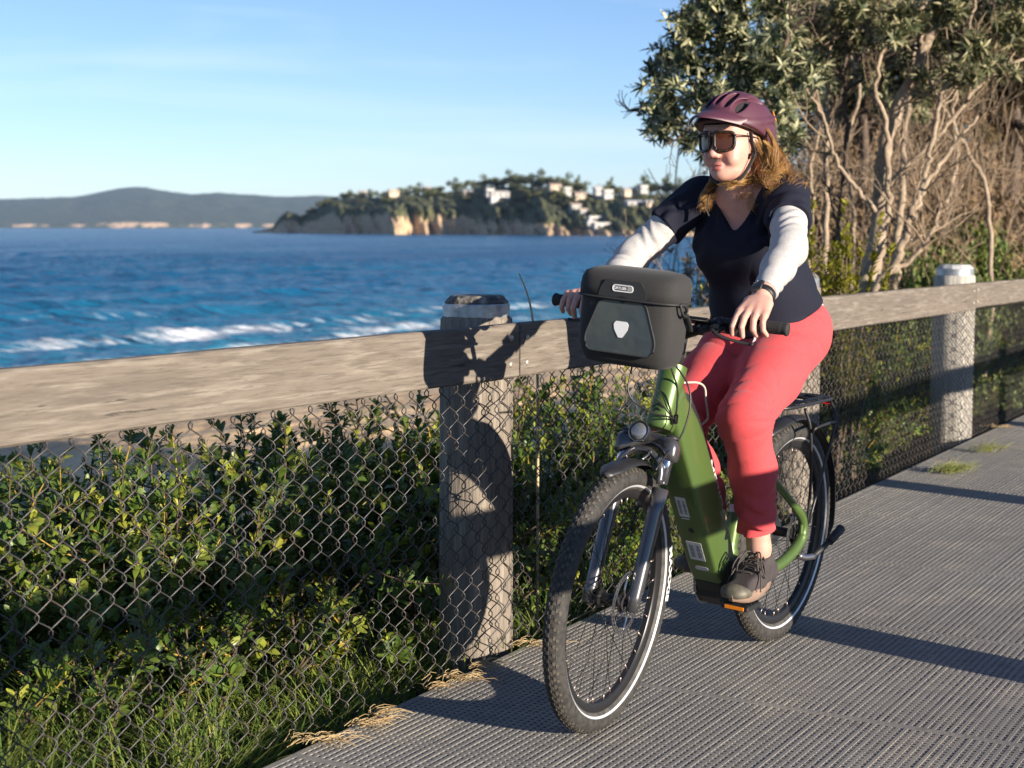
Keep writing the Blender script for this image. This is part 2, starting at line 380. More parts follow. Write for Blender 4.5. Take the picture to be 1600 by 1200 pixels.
# far hills across the bay
def terrain_mat(name, rock, veg, veg2, rock2, scale):
    m = mat(name, veg, .95, var=[(scale*2.5, veg2, .9, .42, .6)], bump=[(scale*6, .8, .12/scale), (scale*25, .7, .03/scale)])
    t = m.node_tree; b = t.nodes['Principled BSDF']; src = b.inputs['Base Color'].links[0].from_socket; lk = t.links.new; N = t.nodes.new
    at = N('ShaderNodeAttribute'); at.attribute_name = 'rock'; tcn = N('ShaderNodeTexCoord')
    n = N('ShaderNodeTexNoise'); n.inputs['Scale'].default_value = scale*3; n.inputs['Detail'].default_value = 8; n.inputs['Roughness'].default_value = .7; lk(tcn.outputs['Object'], n.inputs['Vector'])
    ad = N('ShaderNodeMath'); ad.operation = 'MULTIPLY_ADD'; ad.inputs[1].default_value = .9; lk(n.outputs['Fac'], ad.inputs[0]); lk(at.outputs['Fac'], ad.inputs[2])
    mr = N('ShaderNodeMapRange'); mr.inputs[1].default_value = .88; mr.inputs[2].default_value = 1.04; lk(ad.outputs[0], mr.inputs[0])
    n2 = N('ShaderNodeTexNoise'); n2.inputs['Scale'].default_value = scale*9; n2.inputs['Detail'].default_value = 6; lk(tcn.outputs['Object'], n2.inputs['Vector'])
    cr = N('ShaderNodeValToRGB'); cr.color_ramp.elements[0].color = (*rock2, 1); cr.color_ramp.elements[1].color = (*rock, 1); cr.color_ramp.elements[0].position = .38; cr.color_ramp.elements[1].position = .58
    lk(n2.outputs['Fac'], cr.inputs[0])
    x = N('ShaderNodeMixRGB'); lk(mr.outputs[0], x.inputs[0]); lk(src, x.inputs[1]); lk(cr.outputs[0], x.inputs[2]); lk(x.outputs[0], b.inputs['Base Color']); return m
px = np.linspace(-3200, 2600, 900); tt_ = np.linspace(0, 1, 70)
ridge_px = [-3200, -1800, -700, -400, 0, 60, 120, 160, 190, 210, 232, 262, 300, 340, 380, 450, 500, 560, 800, 1200, 1700]
ridge_y = [322, 312, 318, 314, 312, 310, 308, 301, 295, 293, 293.5, 299, 304, 301.5, 304, 308, 306, 309, 312, 314, 316]
ry = np.interp(px, ridge_px, ridge_y)
A, T2 = np.meshgrid(px, tt_)
D = 8600+T2*2600+250*(fbm(A/160, T2*2, 21)-.5)*(T2 < .9)
zr = CAM_H+(355-ry)/2450*11200-SEA
prof = np.interp(T2, [0, .012, .03, .10, .35, .7, 1], [-.03, .05, .11, .2, .42, .78, 1.0])
Z = SEA+zr*prof*(1+.25*(fbm(A/50, T2*5, 4)-.5)*np.sin(np.pi*T2)*1.6)+9*(fbm(A/7, T2*60, 8)-.5)*np.clip(T2*12, 0, 1)
rock = np.exp(-((T2-.02)/.025)**2)*(.22+.50*vnoise(A/13., T2*0+3, 2))+.42*np.exp(-((T2-.22)/.05)**2)*(vnoise(A/22, T2*0, 6) > .62)*((A > 80) & (A < 260))
tag(link('hills', grid_mesh('hills', (A-800)/2450*D, D, Z, terrain_mat('hill_forest', (.75, .52, .34), (.028, .045, .030), (.055, .075, .042), (.50, .34, .22), .006), {'rock': rock.ravel()})), kind='structure')

# headland: bluffs that face the sun and gullies that face away
hp = np.array([395, 425, 434, 452, 470, 476, 528, 532, 548, 612, 616, 700, 736, 776, 792, 850, 872, 930, 975, 1060, 1300, 1700.])
hD = HS*np.array([2300, 2140, 2085, 2072, 2060, 2040, 1905, 1897, 1890, 1755, 1748, 1742, 1735, 1640, 1634, 1530, 1520, 1470, 1430, 1400, 1340, 1300.])
hcx = [395, 425, 440, 452, 466, 474, 500, 520, 560, 620, 660, 700, 740, 780, 820, 870, 900, 940, 1000, 1060, 1300, 1700]
hcy = [366, 360, 340, 332, 336, 341, 326, 316, 311, 310, 306, 303, 296, 294, 294, 297, 302, 307, 306, 304, 300, 300]
cx = [395, 425, 452, 474, 520, 560, 620, 680, 736, 790, 850, 880, 930, 1000, 1700]
cy = [366, 360, 338, 350, 326, 330, 330, 330, 332, 340, 346, 352, 358, 362, 364]    # top of the bare cliff
px = np.linspace(396, 1690, 900); tt_ = np.concatenate([np.linspace(0, .25, 40), np.linspace(.26, 1, 50), np.linspace(1.03, 1.6, 10)])
A, T2 = np.meshgrid(px, tt_)
ker = np.exp(-(np.arange(-9, 10)/4.)**2); ker /= ker.sum(); hDs = np.convolve(np.pad(np.interp(px, hp, hD), 9, 'edge'), ker, 'valid')
D0 = np.interp(A, px, hDs); crest = np.interp(A, hcx, hcy)-2; clf = np.interp(A, cx, cy)-4+7*(fbm(A/11, A*0, 61)-.5)
depthm = 230.*HS
butt = np.abs(fbm((A+T2*60)/26, T2*2, 15, 3)-.5)*2
D = D0+depthm*T2+12*(fbm(A/6, T2*12, 12)-.5)+50*(butt-.35)*np.clip(1.2-T2, 0, 1)
hc = (355-clf)/2450*D0+CAM_H-SEA; hr = (355-crest)/2450*(D0+depthm)+CAM_H-SEA
f = np.where(T2 < .20, (np.clip(T2, 0, .20)/.20)**.85*hc, hc+(hr-hc)*np.sin(np.clip((T2-.20)/.80, 0, 1)*np.pi/2))
f = np.where(T2 > 1, hr*(1-(T2-1)*.9), f)
Z = SEA-.6+f+(3.5*(fbm(A/6, T2*26, 3)-.5)+1.7*(fbm(A/1.6, T2*70, 5)-.5))*np.clip(T2*10, 0, 1)
rock = .5*np.clip((.20-T2)/.10, -.6, 1)+.7*(fbm((A+T2*40)/9, T2*9, 44)-.5)+.20
rock += .35*((A > 870) & (T2 < .1))
tag(link('headland', grid_mesh('headland', (A-800)/2450*D, D, Z, terrain_mat('headland_slope', (.74, .53, .33), (.060, .075, .032), (.13, .125, .055), (.26, .17, .10), .09), {'rock': rock.ravel()})), kind='structure')
def head_point(x, t):
    d = float(np.interp(x, hp, hD)+depthm*t); c = float(np.interp(x, hcx, hcy))-2; k = float(np.interp(x, cx, cy))
    h1 = (355-k)/2450*np.interp(x, hp, hD)+CAM_H-SEA; h2 = (355-c)/2450*(np.interp(x, hp, hD)+depthm)+CAM_H-SEA
    z = SEA+h1*min(1, (max(t, 0)/.20)**.85)+(h2-h1)*math.sin(min(max((t-.20)/.80, 0), 1)*math.pi/2); return np.array([(x-800)/2450*d, d, z])
# rocks and foam at the foot of the headland are in its own surface; trees and houses stand on it
def blob_tree_mesh(seed, n, shape):
    r = np.random.default_rng(seed); b = MB()
    k = 9; cs = r.normal(size=(k, 3))*np.array([.24, .24, .20]); cs[:, 2] += .42
    if shape == 'pine': cs = np.stack([r.normal(size=k)*.10, r.normal(size=k)*.10, np.linspace(.14, .98, k)], 1)
    for i in range(n):
        c = cs[r.integers(k)]; d = unit(r.normal(size=3)); w = .26 if shape != 'pine' else .30*(1.1-c[2])
        q = c+d*w*r.uniform(.6, 1.05)*np.array([1, 1, 1.]); u = unit(np.cross(d, r.normal(size=3))); v = np.cross(d, u); sz = r.uniform(.035, .075)
        b.a = r.random(); b.add([q-u*sz-v*sz*.7, q+u*sz-v*sz*.7, q+u*sz*.8+v*sz, q-u*sz*.8+v*sz], [[0, 1, 2, 3]])
    return b.mesh('crown', m_hleaf, False)
m_hleaf = mat('headland_foliage', (.038, .052, .022), .9, rnd=(.11, .115, .045))
m_bark_d = mat('far_bark', (.10, .08, .06), .9)
crowns = [blob_tree_mesh(50+i, 420, 'round') for i in range(3)]+[blob_tree_mesh(60, 420, 'pine')]
tb = MB(); tb.tube([(0, 0, -.15), (.01, 0, .3), (0, .02, .62)], [.03, .024, .012], 6); trunk_me = tb.mesh('trunk', m_bark_d)
htrees = []
hr_ = np.random.default_rng(11)
spec = []   # px, t, height m, kind
for x, t, h, k in ((540, .95, 11, 0), (556, .9, 10, 1), (583, .95, 9, 2), (604, .92, 10, 0), (632, 1, 15, 1), (652, 1, 13, 2), (668, .9, 12, 0), (684, .98, 12, 1), (712, .95, 14, 2), (722, .8, 14, 0),
                   (738, 1, 19, 1), (748, .9, 15, 0), (760, 1.0, 18, 2), (772, 1, 20, 0), (786, 1, 21, 1), (800, 1, 24, 2), (813, 1, 24, 0), (828, 1, 24, 1), (842, 1, 24, 2), (856, 1, 23, 0), (870, 1, 21, 1), (884, .95, 22, 2), (893, .9, 19, 0),
                   (904, .98, 30, 3), (948, .95, 24, 0), (954, 1, 31, 3), (966, .95, 20, 1), (940, .9, 15, 2), (984, .9, 12, 0), (1000, 1, 26, 1), (1012, 1, 28, 2), (1026, 1, 22, 0), (1040, 1, 34, 3), (1050, 1, 24, 1), (1062, .95, 22, 2), (1085, 1, 26, 0), (1110, 1, 30, 1), (1140, 1, 28, 2), (1180, 1, 30, 0), (1230, 1, 32, 1), (1290, 1, 30, 2),
                   (700, .6, 9, 1), (730, .5, 9, 2), (778, .5, 9, 0), (805, .45, 10, 1), (830, .5, 11, 2), (846, .42, 9, 0), (866, .55, 12, 1), (888, .5, 11, 2), (918, .6, 11, 0), (975, .35, 11, 1), (990, .3, 12, 2), (1005, .32, 12, 0), (1020, .3, 11, 1), (1035, .34, 12, 2), (1050, .3, 12, 0), (640, .5, 7, 2), (610, .5, 7, 1), (570, .5, 7, 0), (520, .8, 7, 1), (510, .6, 6, 2)):
    p = head_point(x+hr_.uniform(-2, 2), t); o = empty('headland_tree', p, (0, 0, hr_.uniform(0, 6.28)))
    h *= 1.12*HS*(.52 if x > 895 else .62 if x > 730 else .85); w = h*(hr_.uniform(1.1, 1.7) if k < 3 else .85); o.scale = (w, w, h)
    link('crown', crowns[k], o); link('trunk', trunk_me, o)
    spec.append((x, t, h, k)); htrees.append(o)
for i in range(70):
    x = hr_.uniform(478, 1060); t = hr_.uniform(.22, 1.0); h = HS*hr_.uniform(5, 10); k = int(hr_.integers(3)); p = head_point(x, t); o = empty('headland_tree', p, (0, 0, hr_.uniform(0, 6.28))); w = h*hr_.uniform(1.2, 2.0); o.scale = (w, w, h); link('crown', crowns[k], o); link('trunk', trunk_me, o); spec.append((x, min(t, .8), h, k)); htrees.append(o)
for o, (x, t, h, k) in zip(htrees, spec):
    if k == 3: lab = 'tall pointed dark pine rising above the headland skyline among white houses'
    elif t > .85 and 735 <= x <= 895: lab = 'dark round tree in the dense grove on the headland summit'
    elif t > .85 and x < 735: lab = 'low windswept tree on the thin skyline of the headland cliff top'
    elif t > .85: lab = 'dark round tree on the headland skyline behind the white houses'
    else: lab = 'small bushy tree on the slope of the headland below the skyline'
    tag(o, lab, 'tree', 'trees on the headland: '+('pines' if k == 3 else 'summit grove' if t > .85 and 735 <= x <= 895 else 'cliff top' if t > .85 and x < 735 else 'skyline behind houses' if t > .85 else 'slope'))
m_hw = mat('house_white', (.50, .48, .455), .7, var=[(.3, (.40, .38, .36), .6)]); m_hc = mat('house_cream', (.55, .44, .33), .7); m_hr = mat('house_roof', (.30, .22, .18), .8); m_hg = mat('house_roof_grey', (.5, .5, .5), .6); m_hglass = mat('house_glass', (.04, .05, .06), .15)
def house(x, t, w, h, dep, wm, rm, label, flat=False, lift=0):
    w, h, dep, lift = w*HS*.95, h*HS*1.0, dep*HS, lift*HS; p = head_point(x, t); p[2] += lift; o = empty('house', p, (0, 0, R(20))); tag(o, label, 'house', None)
    MB().box((0, 0, h/2-4), (w, dep, h+8)).build('wall', wm, o, False)
    if flat: MB().box((0, 0, h+.35), (w+1, dep+1, .6), bevel=.1).build('roof', rm, o, False)
    else:
        b = MB(); e = .8; r = h*.45
        b.add([(-w/2-e, -dep/2-e, h), (w/2+e, -dep/2-e, h), (w/2+e, dep/2+e, h), (-w/2-e, dep/2+e, h), (-w/2-e, 0, h+r), (w/2+e, 0, h+r)], [[0, 1, 5, 4], [2, 3, 4, 5], [3, 2, 1, 0]], [[0, 4, 3], [1, 2, 5]]); b.build('roof', rm, o, False)
    k = max(2, int(w/4.5))
    for i in range(k):
        MB().box((-w/2+(i+.5)*w/k, -dep/2-.03, h*.5), (w/k*.5, .1, h*.4), bevel=.02).build('window', m_hglass, o, False)
    return o
house(780, .42, 22, 5, 9, m_hw, m_hw, 'long low white house on the brow of the headland beneath the grove', False, 6)
house(765, .45, 9, 7, 8, m_hw, m_hw, 'tall white wing at the left end of the long white house', True, 6)
house(731, .5, 11, 4, 8, m_hc, m_hg, 'pinkish cottage left of the long white house above the cliff', False, 4)
house(866, .7, 13, 4.5, 9, m_hc, m_hr, 'tan house with brown roof beside the grove edge', False, 4)
house(884, .65, 9, 6, 8, m_hw, m_hw, 'bright white boxy house right of the tan house', True, 3)
house(905, .6, 13, 4.5, 9, m_hc, m_hr, 'tan gabled house above two cream villas', False, 3)
house(898, .4, 10, 4, 8, m_hw, m_hc, 'cream villa on the slope, left one of a stepped pair', False, 3)
house(910, .34, 8, 4, 8, m_hw, m_hc, 'cream villa on the slope, right one of a stepped pair', False, 3)
house(930, .25, 17, 5, 9, m_hw, m_hg, 'white terrace building, topmost of the stepped block near the rocks', True, 3)
house(926, .19, 15, 5, 9, m_hw, m_hg, 'white terrace building in the middle of the stepped block', True, 2)
house(938, .14, 16, 5, 9, m_hw, m_hg, 'white terrace building, lowest of the stepped block near the rocks', True, 2)
house(933, .75, 8, 6, 8, m_hw, m_hg, 'white house with grey roof under the tall middle pine', False, 3)
house(948, .7, 10, 6, 8, m_hw, m_hg, 'wide white house just right of the tall middle pine', True, 3)
house(982, .8, 14, 4, 8, m_hc, m_hg, 'tan low house with grey roof left of the small bright house', False, 3)
house(1003, .8, 8, 6, 8, m_hw, m_hg, 'small bright white house near the rider\'s shoulder', True, 4)
house(990, .5, 18, 4, 9, m_hw, m_hg, 'long white house with pale roof above the dark scrub', False, 3)
house(1012, .5, 7, 4, 8, m_hc, m_hg, 'small bluish grey house at the right end of the long pale roof', False, 3)
house(568, .9, 9, 4.5, 7, m_hc, m_hg, 'lone cottage high on the left part of the headland', False, 3)
house(616, .92, 13, 5, 8, m_hc, m_hr, 'pink house with a flat front on the headland ridge', True, 3)
house(668, .9, 8, 4.5, 7, m_hc, m_hg, 'small grey cottage between ridge trees on the headland', False, 3)
# ------------------------------------------------------------------ deck of moulded grating: real bars with open holes
def grate_mat():
    m = mat('deck_grating', (.275, .262, .238), .75, var=[(.8, (.18, .173, .16), .9, .35, .65), (3.2, (.36, .325, .27), .65, .5, .66), (17, (.14, .135, .125), .55, .52, .7), (400, (.36, .345, .32), .6, .5, .7)], bump=[(900, .5, .001)])
    return m
DW0, DW1 = .05, 2.86; PIT = .022
gm = grate_mat()
seams = []
def fs_of(px_, py_):
    a = (px_-800)/2450.; b = (600-py_)/2450.; d = np.array([a, math.cos(PITCH)+b*math.sin(PITCH), -math.sin(PITCH)+b*math.cos(PITCH)]); t = -CAM_H/d[2]; q = d[:2]*t-P0
    return q@FD, q@FN
s1 = fs_of(1300, 1117)[0]; s2 = fs_of(1360, 804)[0]
step = (s2-s1)/round((s2-s1)/1.22)
def deck_panel(s0, s1_):
    b = MB(); L = s1_-s0; zt = 0.0; hb = .028
    rows = np.arange(DW0+.012, DW1, PIT)
    r_ = np.random.default_rng(int(abs(s0)*100)+1); 
    for p in rows:                       # bars along the boardwalk
        a = fp(9, p)-fp(9, 0); c = P0+FD*((s0+s1_)/2)+FN*p
        j = r_.uniform(-.0005, .0005)
        b.a = r_.random(); b.box((c[0], c[1], zt-hb/2+j), (L-.006, .0105, hb), DROT)
    cols = np.arange(s0+.014, s1_-.008, PIT)
    for s in cols:                       # bars across, a hair lower
        c = P0+FD*s+FN*((DW0+DW1)/2); b.a = r_.random(); b.box((c[0], c[1], zt-.0004-hb/2+r_.uniform(-.0005, .0005)), (.0105, DW1-DW0-.004, hb), DROT)
    for s in (s0+.0055, s1_-.0055):       # solid border along the panel joint
        c = P0+FD*s+FN*((DW0+DW1)/2); b.a = .5; b.box((c[0], c[1], zt+.0012-hb/2), (.0095, DW1-DW0, hb), DROT)
    for p in (DW0+.002, DW1-.002):
        c = P0+FD*((s0+s1_)/2)+FN*p; b.box((c[0], c[1], zt+.0006-hb/2), (L-.008, .010, hb), DROT)
    return b
DROT = np.array([[FD[0], -FN[0], 0], [FD[1], -FN[1], 0], [0, 0, 1]])
deck = empty('deck'); tag(deck, kind='structure')
k0 = math.floor((-4.5-s1)/step); k = k0
allb = MB()
while s1+k*step < 26:
    b = deck_panel(s1+k*step, s1+(k+1)*step); b.build('deck_panel', gm, deck, False); k += 1
jo = MB()
m_joist = mat('joist_timber', (.10, .085, .07), .9)
for p in (.12, 1.0, 1.9, 2.75):
    c = P0+FD*9.5+FN*p; jo.box((c[0], c[1], -.13), (36, .06, .18), DROT)
jo.build('joist', m_joist, deck, False)

# ------------------------------------------------------------------ fences
def wood_mat(name, c1, c2, c3, stretch, rough=.85):
    return mat(name, c1, rough, var=[(2.0, c2, .7, .35, .7), (7, c3, .65, .5, .64), (16, c2, .65, .5, .62), (9, (.045, .04, .035), .85, .66, .70), (30, (.06, .05, .045), .7, .66, .72)], bump=[(9, .8, .008), (30, .7, .004)], stretch=stretch, spec=.25)
m_rail = wood_mat('weathered_rail', (.175, .148, .122), (.105, .09, .075), (.25, .22, .185), (.55, 6, 6.5))
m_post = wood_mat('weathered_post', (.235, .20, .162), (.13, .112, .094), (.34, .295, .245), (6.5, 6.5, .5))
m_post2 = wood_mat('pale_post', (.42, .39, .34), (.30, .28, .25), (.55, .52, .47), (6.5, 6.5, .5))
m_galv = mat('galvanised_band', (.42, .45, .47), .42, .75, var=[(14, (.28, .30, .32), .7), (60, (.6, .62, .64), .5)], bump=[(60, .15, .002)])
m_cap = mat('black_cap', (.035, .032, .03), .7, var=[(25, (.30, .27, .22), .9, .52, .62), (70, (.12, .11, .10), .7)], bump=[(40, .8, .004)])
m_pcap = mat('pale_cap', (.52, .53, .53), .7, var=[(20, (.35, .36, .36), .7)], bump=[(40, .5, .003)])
m_bolt = mat('bolt_head', (.50, .46, .40), .45, .6, var=[(80, (.3, .2, .12), .6)])
m_wire = mat('coated_wire', (.030, .027, .027), .42, .0, .6, var=[(9, (.075, .05, .035), .7, .5, .7)])
m_rust = mat('rusty_wire', (.14, .07, .045), .6, .3)
def fence_post(parent, s, p, r, z_top, rot, pm, capm, seed, lean=(0, 0)):
    rr = np.random.default_rng(seed); base = fp(s, p, -1.0); n = 40; zs = np.concatenate([np.linspace(0, z_top-.07+1, 22)])
    a = np.linspace(0, 2*np.pi, n, endpoint=False)
    prof = 1+.012*np.sin(3*a+rr.uniform(0, 6))+.010*np.sin(7*a+rr.uniform(0, 6))
    crack = np.ones(n)
    for q in rr.integers(0, n, 5): crack[q] = .955
    V = []
    for z in zs:
        taper = 1.05-.05*z/(z_top+1); k = r*taper*prof*crack
        if z > zs[-1]-.001: k = k*.985
        x = np.cos(a)*k+lean[0]*(z-1); y = np.sin(a)*k+lean[1]*(z-1); V.append(np.stack([x, y, np.full(n, z)], 1))
    V.append(np.stack([np.cos(a)*r*.90+lean[0]*zs[-1]-lean[0], np.sin(a)*r*.90+lean[1]*(zs[-1]-1), np.full(n, zs[-1]+.012)], 1))
    m = len(V); b = MB(); i = np.arange(m-1)[:, None]; j = np.arange(n)[None]
    Q = np.stack([i*n+j, i*n+(j+1) % n, (i+1)*n+(j+1) % n, (i+1)*n+j], -1).reshape(-1, 4); b.add(np.vstack(V), Q)
    o = b.build('post', pm, parent, True, base); o.rotation_euler = (0, 0, rot)
    zt = z_top+1; lx, ly = lean[0]*(zt-1), lean[1]*(zt-1)
    MB().lathe([(r*.86, zt-.07), (r*.915, zt-.066), (r*.92, zt-.022), (r*.90, zt-.018), (r*.80, zt-.018)], (lx, ly, 0), n=40).build('band', m_galv, o, sharp=30)
    MB().lathe([(r*.885, zt-.03), (r*.885, zt-.012), (r*.74, zt+.006), (r*.70, zt+.008), (.001, zt+.009)], (lx, ly, 0), n=11).build('cap', capm, o, False)
    return o
def plank(parent, P, Q_, h, t, wm, seed, up=(0, 0, 1)):
    "a sawn rail from P to Q (front bottom edge centre line), with slightly uneven edges"
    P = np.asarray(P); Q_ = np.asarray(Q_); L = np.linalg.norm(Q_-P); n = max(6, int(L/.06)); x = np.linspace(0, L, n)
    rr = np.random.default_rng(seed); w1 = .0025*(fbm(x*3, x*0+seed, 1)-.5)*2; w2 = .0025*(fbm(x*3, x*0+seed+9, 2)-.5)*2; e = .006
    sec = np.array([(-t/2+e, -h/2), (t/2-e, -h/2), (t/2, -h/2+e), (t/2, h/2-e), (t/2-e, h/2), (-t/2+e, h/2), (-t/2, h/2-e), (-t/2, -h/2+e)])
    V = np.zeros((n, 8, 3)); V[..., 0] = x[:, None]-L/2; V[..., 1] = sec[None, :, 0]; V[..., 2] = sec[None, :, 1]
    V[:, 3:7, 2] += w1[:, None]; V[:, [7, 0, 1, 2], 2] += w2[:, None]; V[..., 1] += (.0015*(rr.random((n, 8))-.5))
    i = np.arange(n-1)[:, None]; j = np.arange(8)[None]
    Q = np.stack([i*8+j, (i+1)*8+j, (i+1)*8+(j+1) % 8, i*8+(j+1) % 8], -1).reshape(-1, 4)
    b = MB(); b.add(V.reshape(-1, 3), Q); c = np.zeros((2, 3)); c[0] = V[0].mean(0); c[1] = V[-1].mean(0)
    T = []
    for k in range(8): T += [[8*n, k, (k+1) % 8], [8*n+1, (n-1)*8+(k+1) % 8, (n-1)*8+k]]
    b.V[0] = np.vstack([b.V[0], c]); b.A[0] = np.zeros(8*n+2); b.n += 2; b.T.append(np.array(T))
    o = b.build('rail', wm, parent, True, (P+Q_)/2, sharp=40)
    d = Vector(Q_-P).normalized(); o.rotation_euler = (0, -math.asin(d.z), math.atan2(d.y, d.x)); return o
def chain_link(parent, s0, s1_, p, z_top, z_bot, seed, sag=.0):
    "woven diamonds: every wire runs zig-zag down the fence and hooks round its neighbours"
    w, hd = .037, .044; b = MB(); rr = np.random.default_rng(seed); n = int((s1_-s0)/w); m = int((z_top-z_bot)/hd)
    for k in range(n):
        s = s0+k*w; P = []; z = z_top; fl = 1
        off = rr.uniform(-.0015, .0015)
        for i in range(m+1):
            side = (i+k) % 2; x = s+(side*w)+off+(.0035 if side else -.0035)
            zz = z_top-i*hd+rr.uniform(-.002, .002)
            dep = p+.0045*(1 if side else -1)+.006*math.sin(s*2.1+zz*3)
            # the hook: the wire turns over itself at each corner
            P.append((x-(.006 if side else -.006), dep-.004 if side else dep+.004, zz+.010)); P.append((x, dep, zz)); P.append((x-(.006 if side else -.006), dep+.004 if side else dep-.004, zz-.010))
        P = np.array(P); W3 = np.array([fp(q[0], q[1], q[2]) for q in P])
        b.a = rr.random(); b.tube(W3, .00195, 5, False)
    return b.build('chain_link_mesh', m_wire, parent)
def bolts(parent_o, L, pts, fy):
    for (x, z) in pts:
        MB().lathe([(.0005, .005), (.008, .0045), (.0105, .0015), (.0108, -.006)], (x, fy, z), (0, -1, 0), 14).build('bolt', m_bolt, parent_o)
fence = empty('fence', fp(0, 0)); tag(fence, 'weathered timber rail fence with round posts and black chain link beside the sea', 'fence')
def F(o): 
    mw = o.matrix_basis.copy(); o.parent = fence; o.location = Vector(o.location)-fence.location; return o
def railz(s): return (1.072, .172) if s < SB+.03 else (1.076-.0093*s, .160)
for i, s in enumerate([-2.8, 0.2, 3.24, 6.3, 9.35, 12.4, 15.4]):
    r = .120 if s < 1 else .135
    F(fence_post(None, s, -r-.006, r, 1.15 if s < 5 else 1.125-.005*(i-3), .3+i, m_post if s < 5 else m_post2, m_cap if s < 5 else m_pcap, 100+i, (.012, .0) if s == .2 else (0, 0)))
T_R = .045; PR = .030
def mkrail(sa, sb, seed):
    za, h = railz(sa); zb, _ = railz(sb)
    P_ = fp(sa, PR, za-h/2); Q_ = fp(sb, PR, zb-h/2); return F(plank(None, P_, Q_, h, T_R, m_rail, seed)), np.linalg.norm(Q_-P_), h
ra, La, ha = mkrail(-5.8, SB+.012, 1); rb, Lb, hb_ = mkrail(SB+.018, 6.1, 2); rc, Lc, hc_ = mkrail(6.106, 12.1, 3); rd, Ld, hd_ = mkrail(12.106, 18.1, 4)
bolts(ra, La, [(La/2-.045, .042), (La/2-.047, -.043)], -T_R/2); bolts(rb, Lb, [(-Lb/2+.045, .038), (-Lb/2+.044, -.042)], -T_R/2)
bolts(rb, Lb, [(Lb/2-.05, .036), (Lb/2-.05, -.04), (-.1, .03), (-.1, -.04)], -T_R/2); bolts(rc, Lc, [(-Lc/2+.05, .036), (-Lc/2+.05, -.04)], -T_R/2)
for (sa, sb, sd_) in ((-4.2, SB, 5), (SB, 3.0, 6), (3.0, 6.0, 7), (6.0, 9.0, 8), (9.0, 14.0, 9)):
    F(chain_link(None, sa, sb, .0, .93 if sa < 0 else .915-.008*sa, -.16, sd_))
# the matching fence along the landward edge, the one whose posts and rail throw the long shadows
PO = 2.66
fence2 = empty('fence', fp(1, PO+.1)); tag(fence2, 'matching timber and chain link fence along the landward edge of the boardwalk', 'fence')
def F2(o): o.parent = fence2; o.location = Vector(o.location)-fence2.location; return o
for i, s in enumerate([-2.55, .45, 3.45, 6.45, 9.45, 12.45]):
    c = P0+FD*s+FN*(PO+.13); o = fence_post(None, 5, 0, .118, 1.15, i, m_post, m_cap, 200+i); o.location = (c[0], c[1], -1.0); F2(o)
for i, (sa, sb) in enumerate(((-6, -.02), (0, 5.98), (6, 12))):
    za = 1.02; A_ = P0+FD*sa+FN*PO; B_ = P0+FD*sb+FN*PO
    F2(plank(None, (*A_, za-.08), (*B_, za-.08), .16, T_R, m_rail, 30+i))
# ------------------------------------------------------------------ plants
def leaf_set(b, C, Dn, Up, L, Wd, r, fold=.25, droop=.15, shape='obovate'):
    "many leaves at once: C base points, Dn direction of the midrib, Up roughly the upper side; each is a folded, curved blade"
    n = len(C); D = Dn/np.linalg.norm(Dn, axis=1)[:, None]
    Sd = np.cross(D, Up); Sd /= np.maximum(np.linalg.norm(Sd, axis=1), 1e-6)[:, None]; U = np.cross(Sd, D)
    if shape == 'obovate': st = [(.0, .06, 0), (.35, .60, .02), (.68, 1.0, .05), (1.0, .28, .0)]
    elif shape == 'lance': st = [(.0, .10, 0), (.30, .95, .03), (.65, .80, .03), (1.0, .04, -.02)]
    else: st = [(.0, .5, 0), (.35, .9, .0), (.7, .7, -.06), (1.0, .06, -.2)]
    V = np.zeros((n, 12, 3))
    for k, (t, w, h) in enumerate(st):
        mid = C+D*(L*t)[:, None]+U*(L*(h-droop*t*t))[:, None]
        e = (Wd*w*.5)[:, None]
        V[:, k*3+1] = mid
        V[:, k*3] = mid-Sd*e+U*e*fold; V[:, k*3+2] = mid+Sd*e+U*e*fold
    base = (np.arange(n)*12)[:, None]
    q = []
    for k in range(3):
        for s in (0, 1): q.append(base+np.array([[k*3+s, k*3+s+1, k*3+s+4, k*3+s+3]]))
    Q = np.stack(q, 1).reshape(-1, 4)
    b.V.append(V.reshape(-1, 3)); b.A.append(np.repeat(r, 12)); b.Q.append(Q+b.n); b.n += n*12
def rot_about(v, ax, ang):
    ax = unit(ax); return v*math.cos(ang)+np.cross(ax, v)*math.sin(ang)+ax*np.dot(ax, v)*(1-math.cos(ang))
m_shrub = mat('shrub_leaf', (.086, .150, .028), .42, spec=.45, trans=.28, rnd=[('rnd', (.42, .42, .055), 1.0)])
m_ystem = mat('yellow_stem', (.36, .22, .035), .6, var=[(30, (.20, .16, .05), .7)])
m_bstem = mat('brown_stem', (.10, .07, .045), .85)
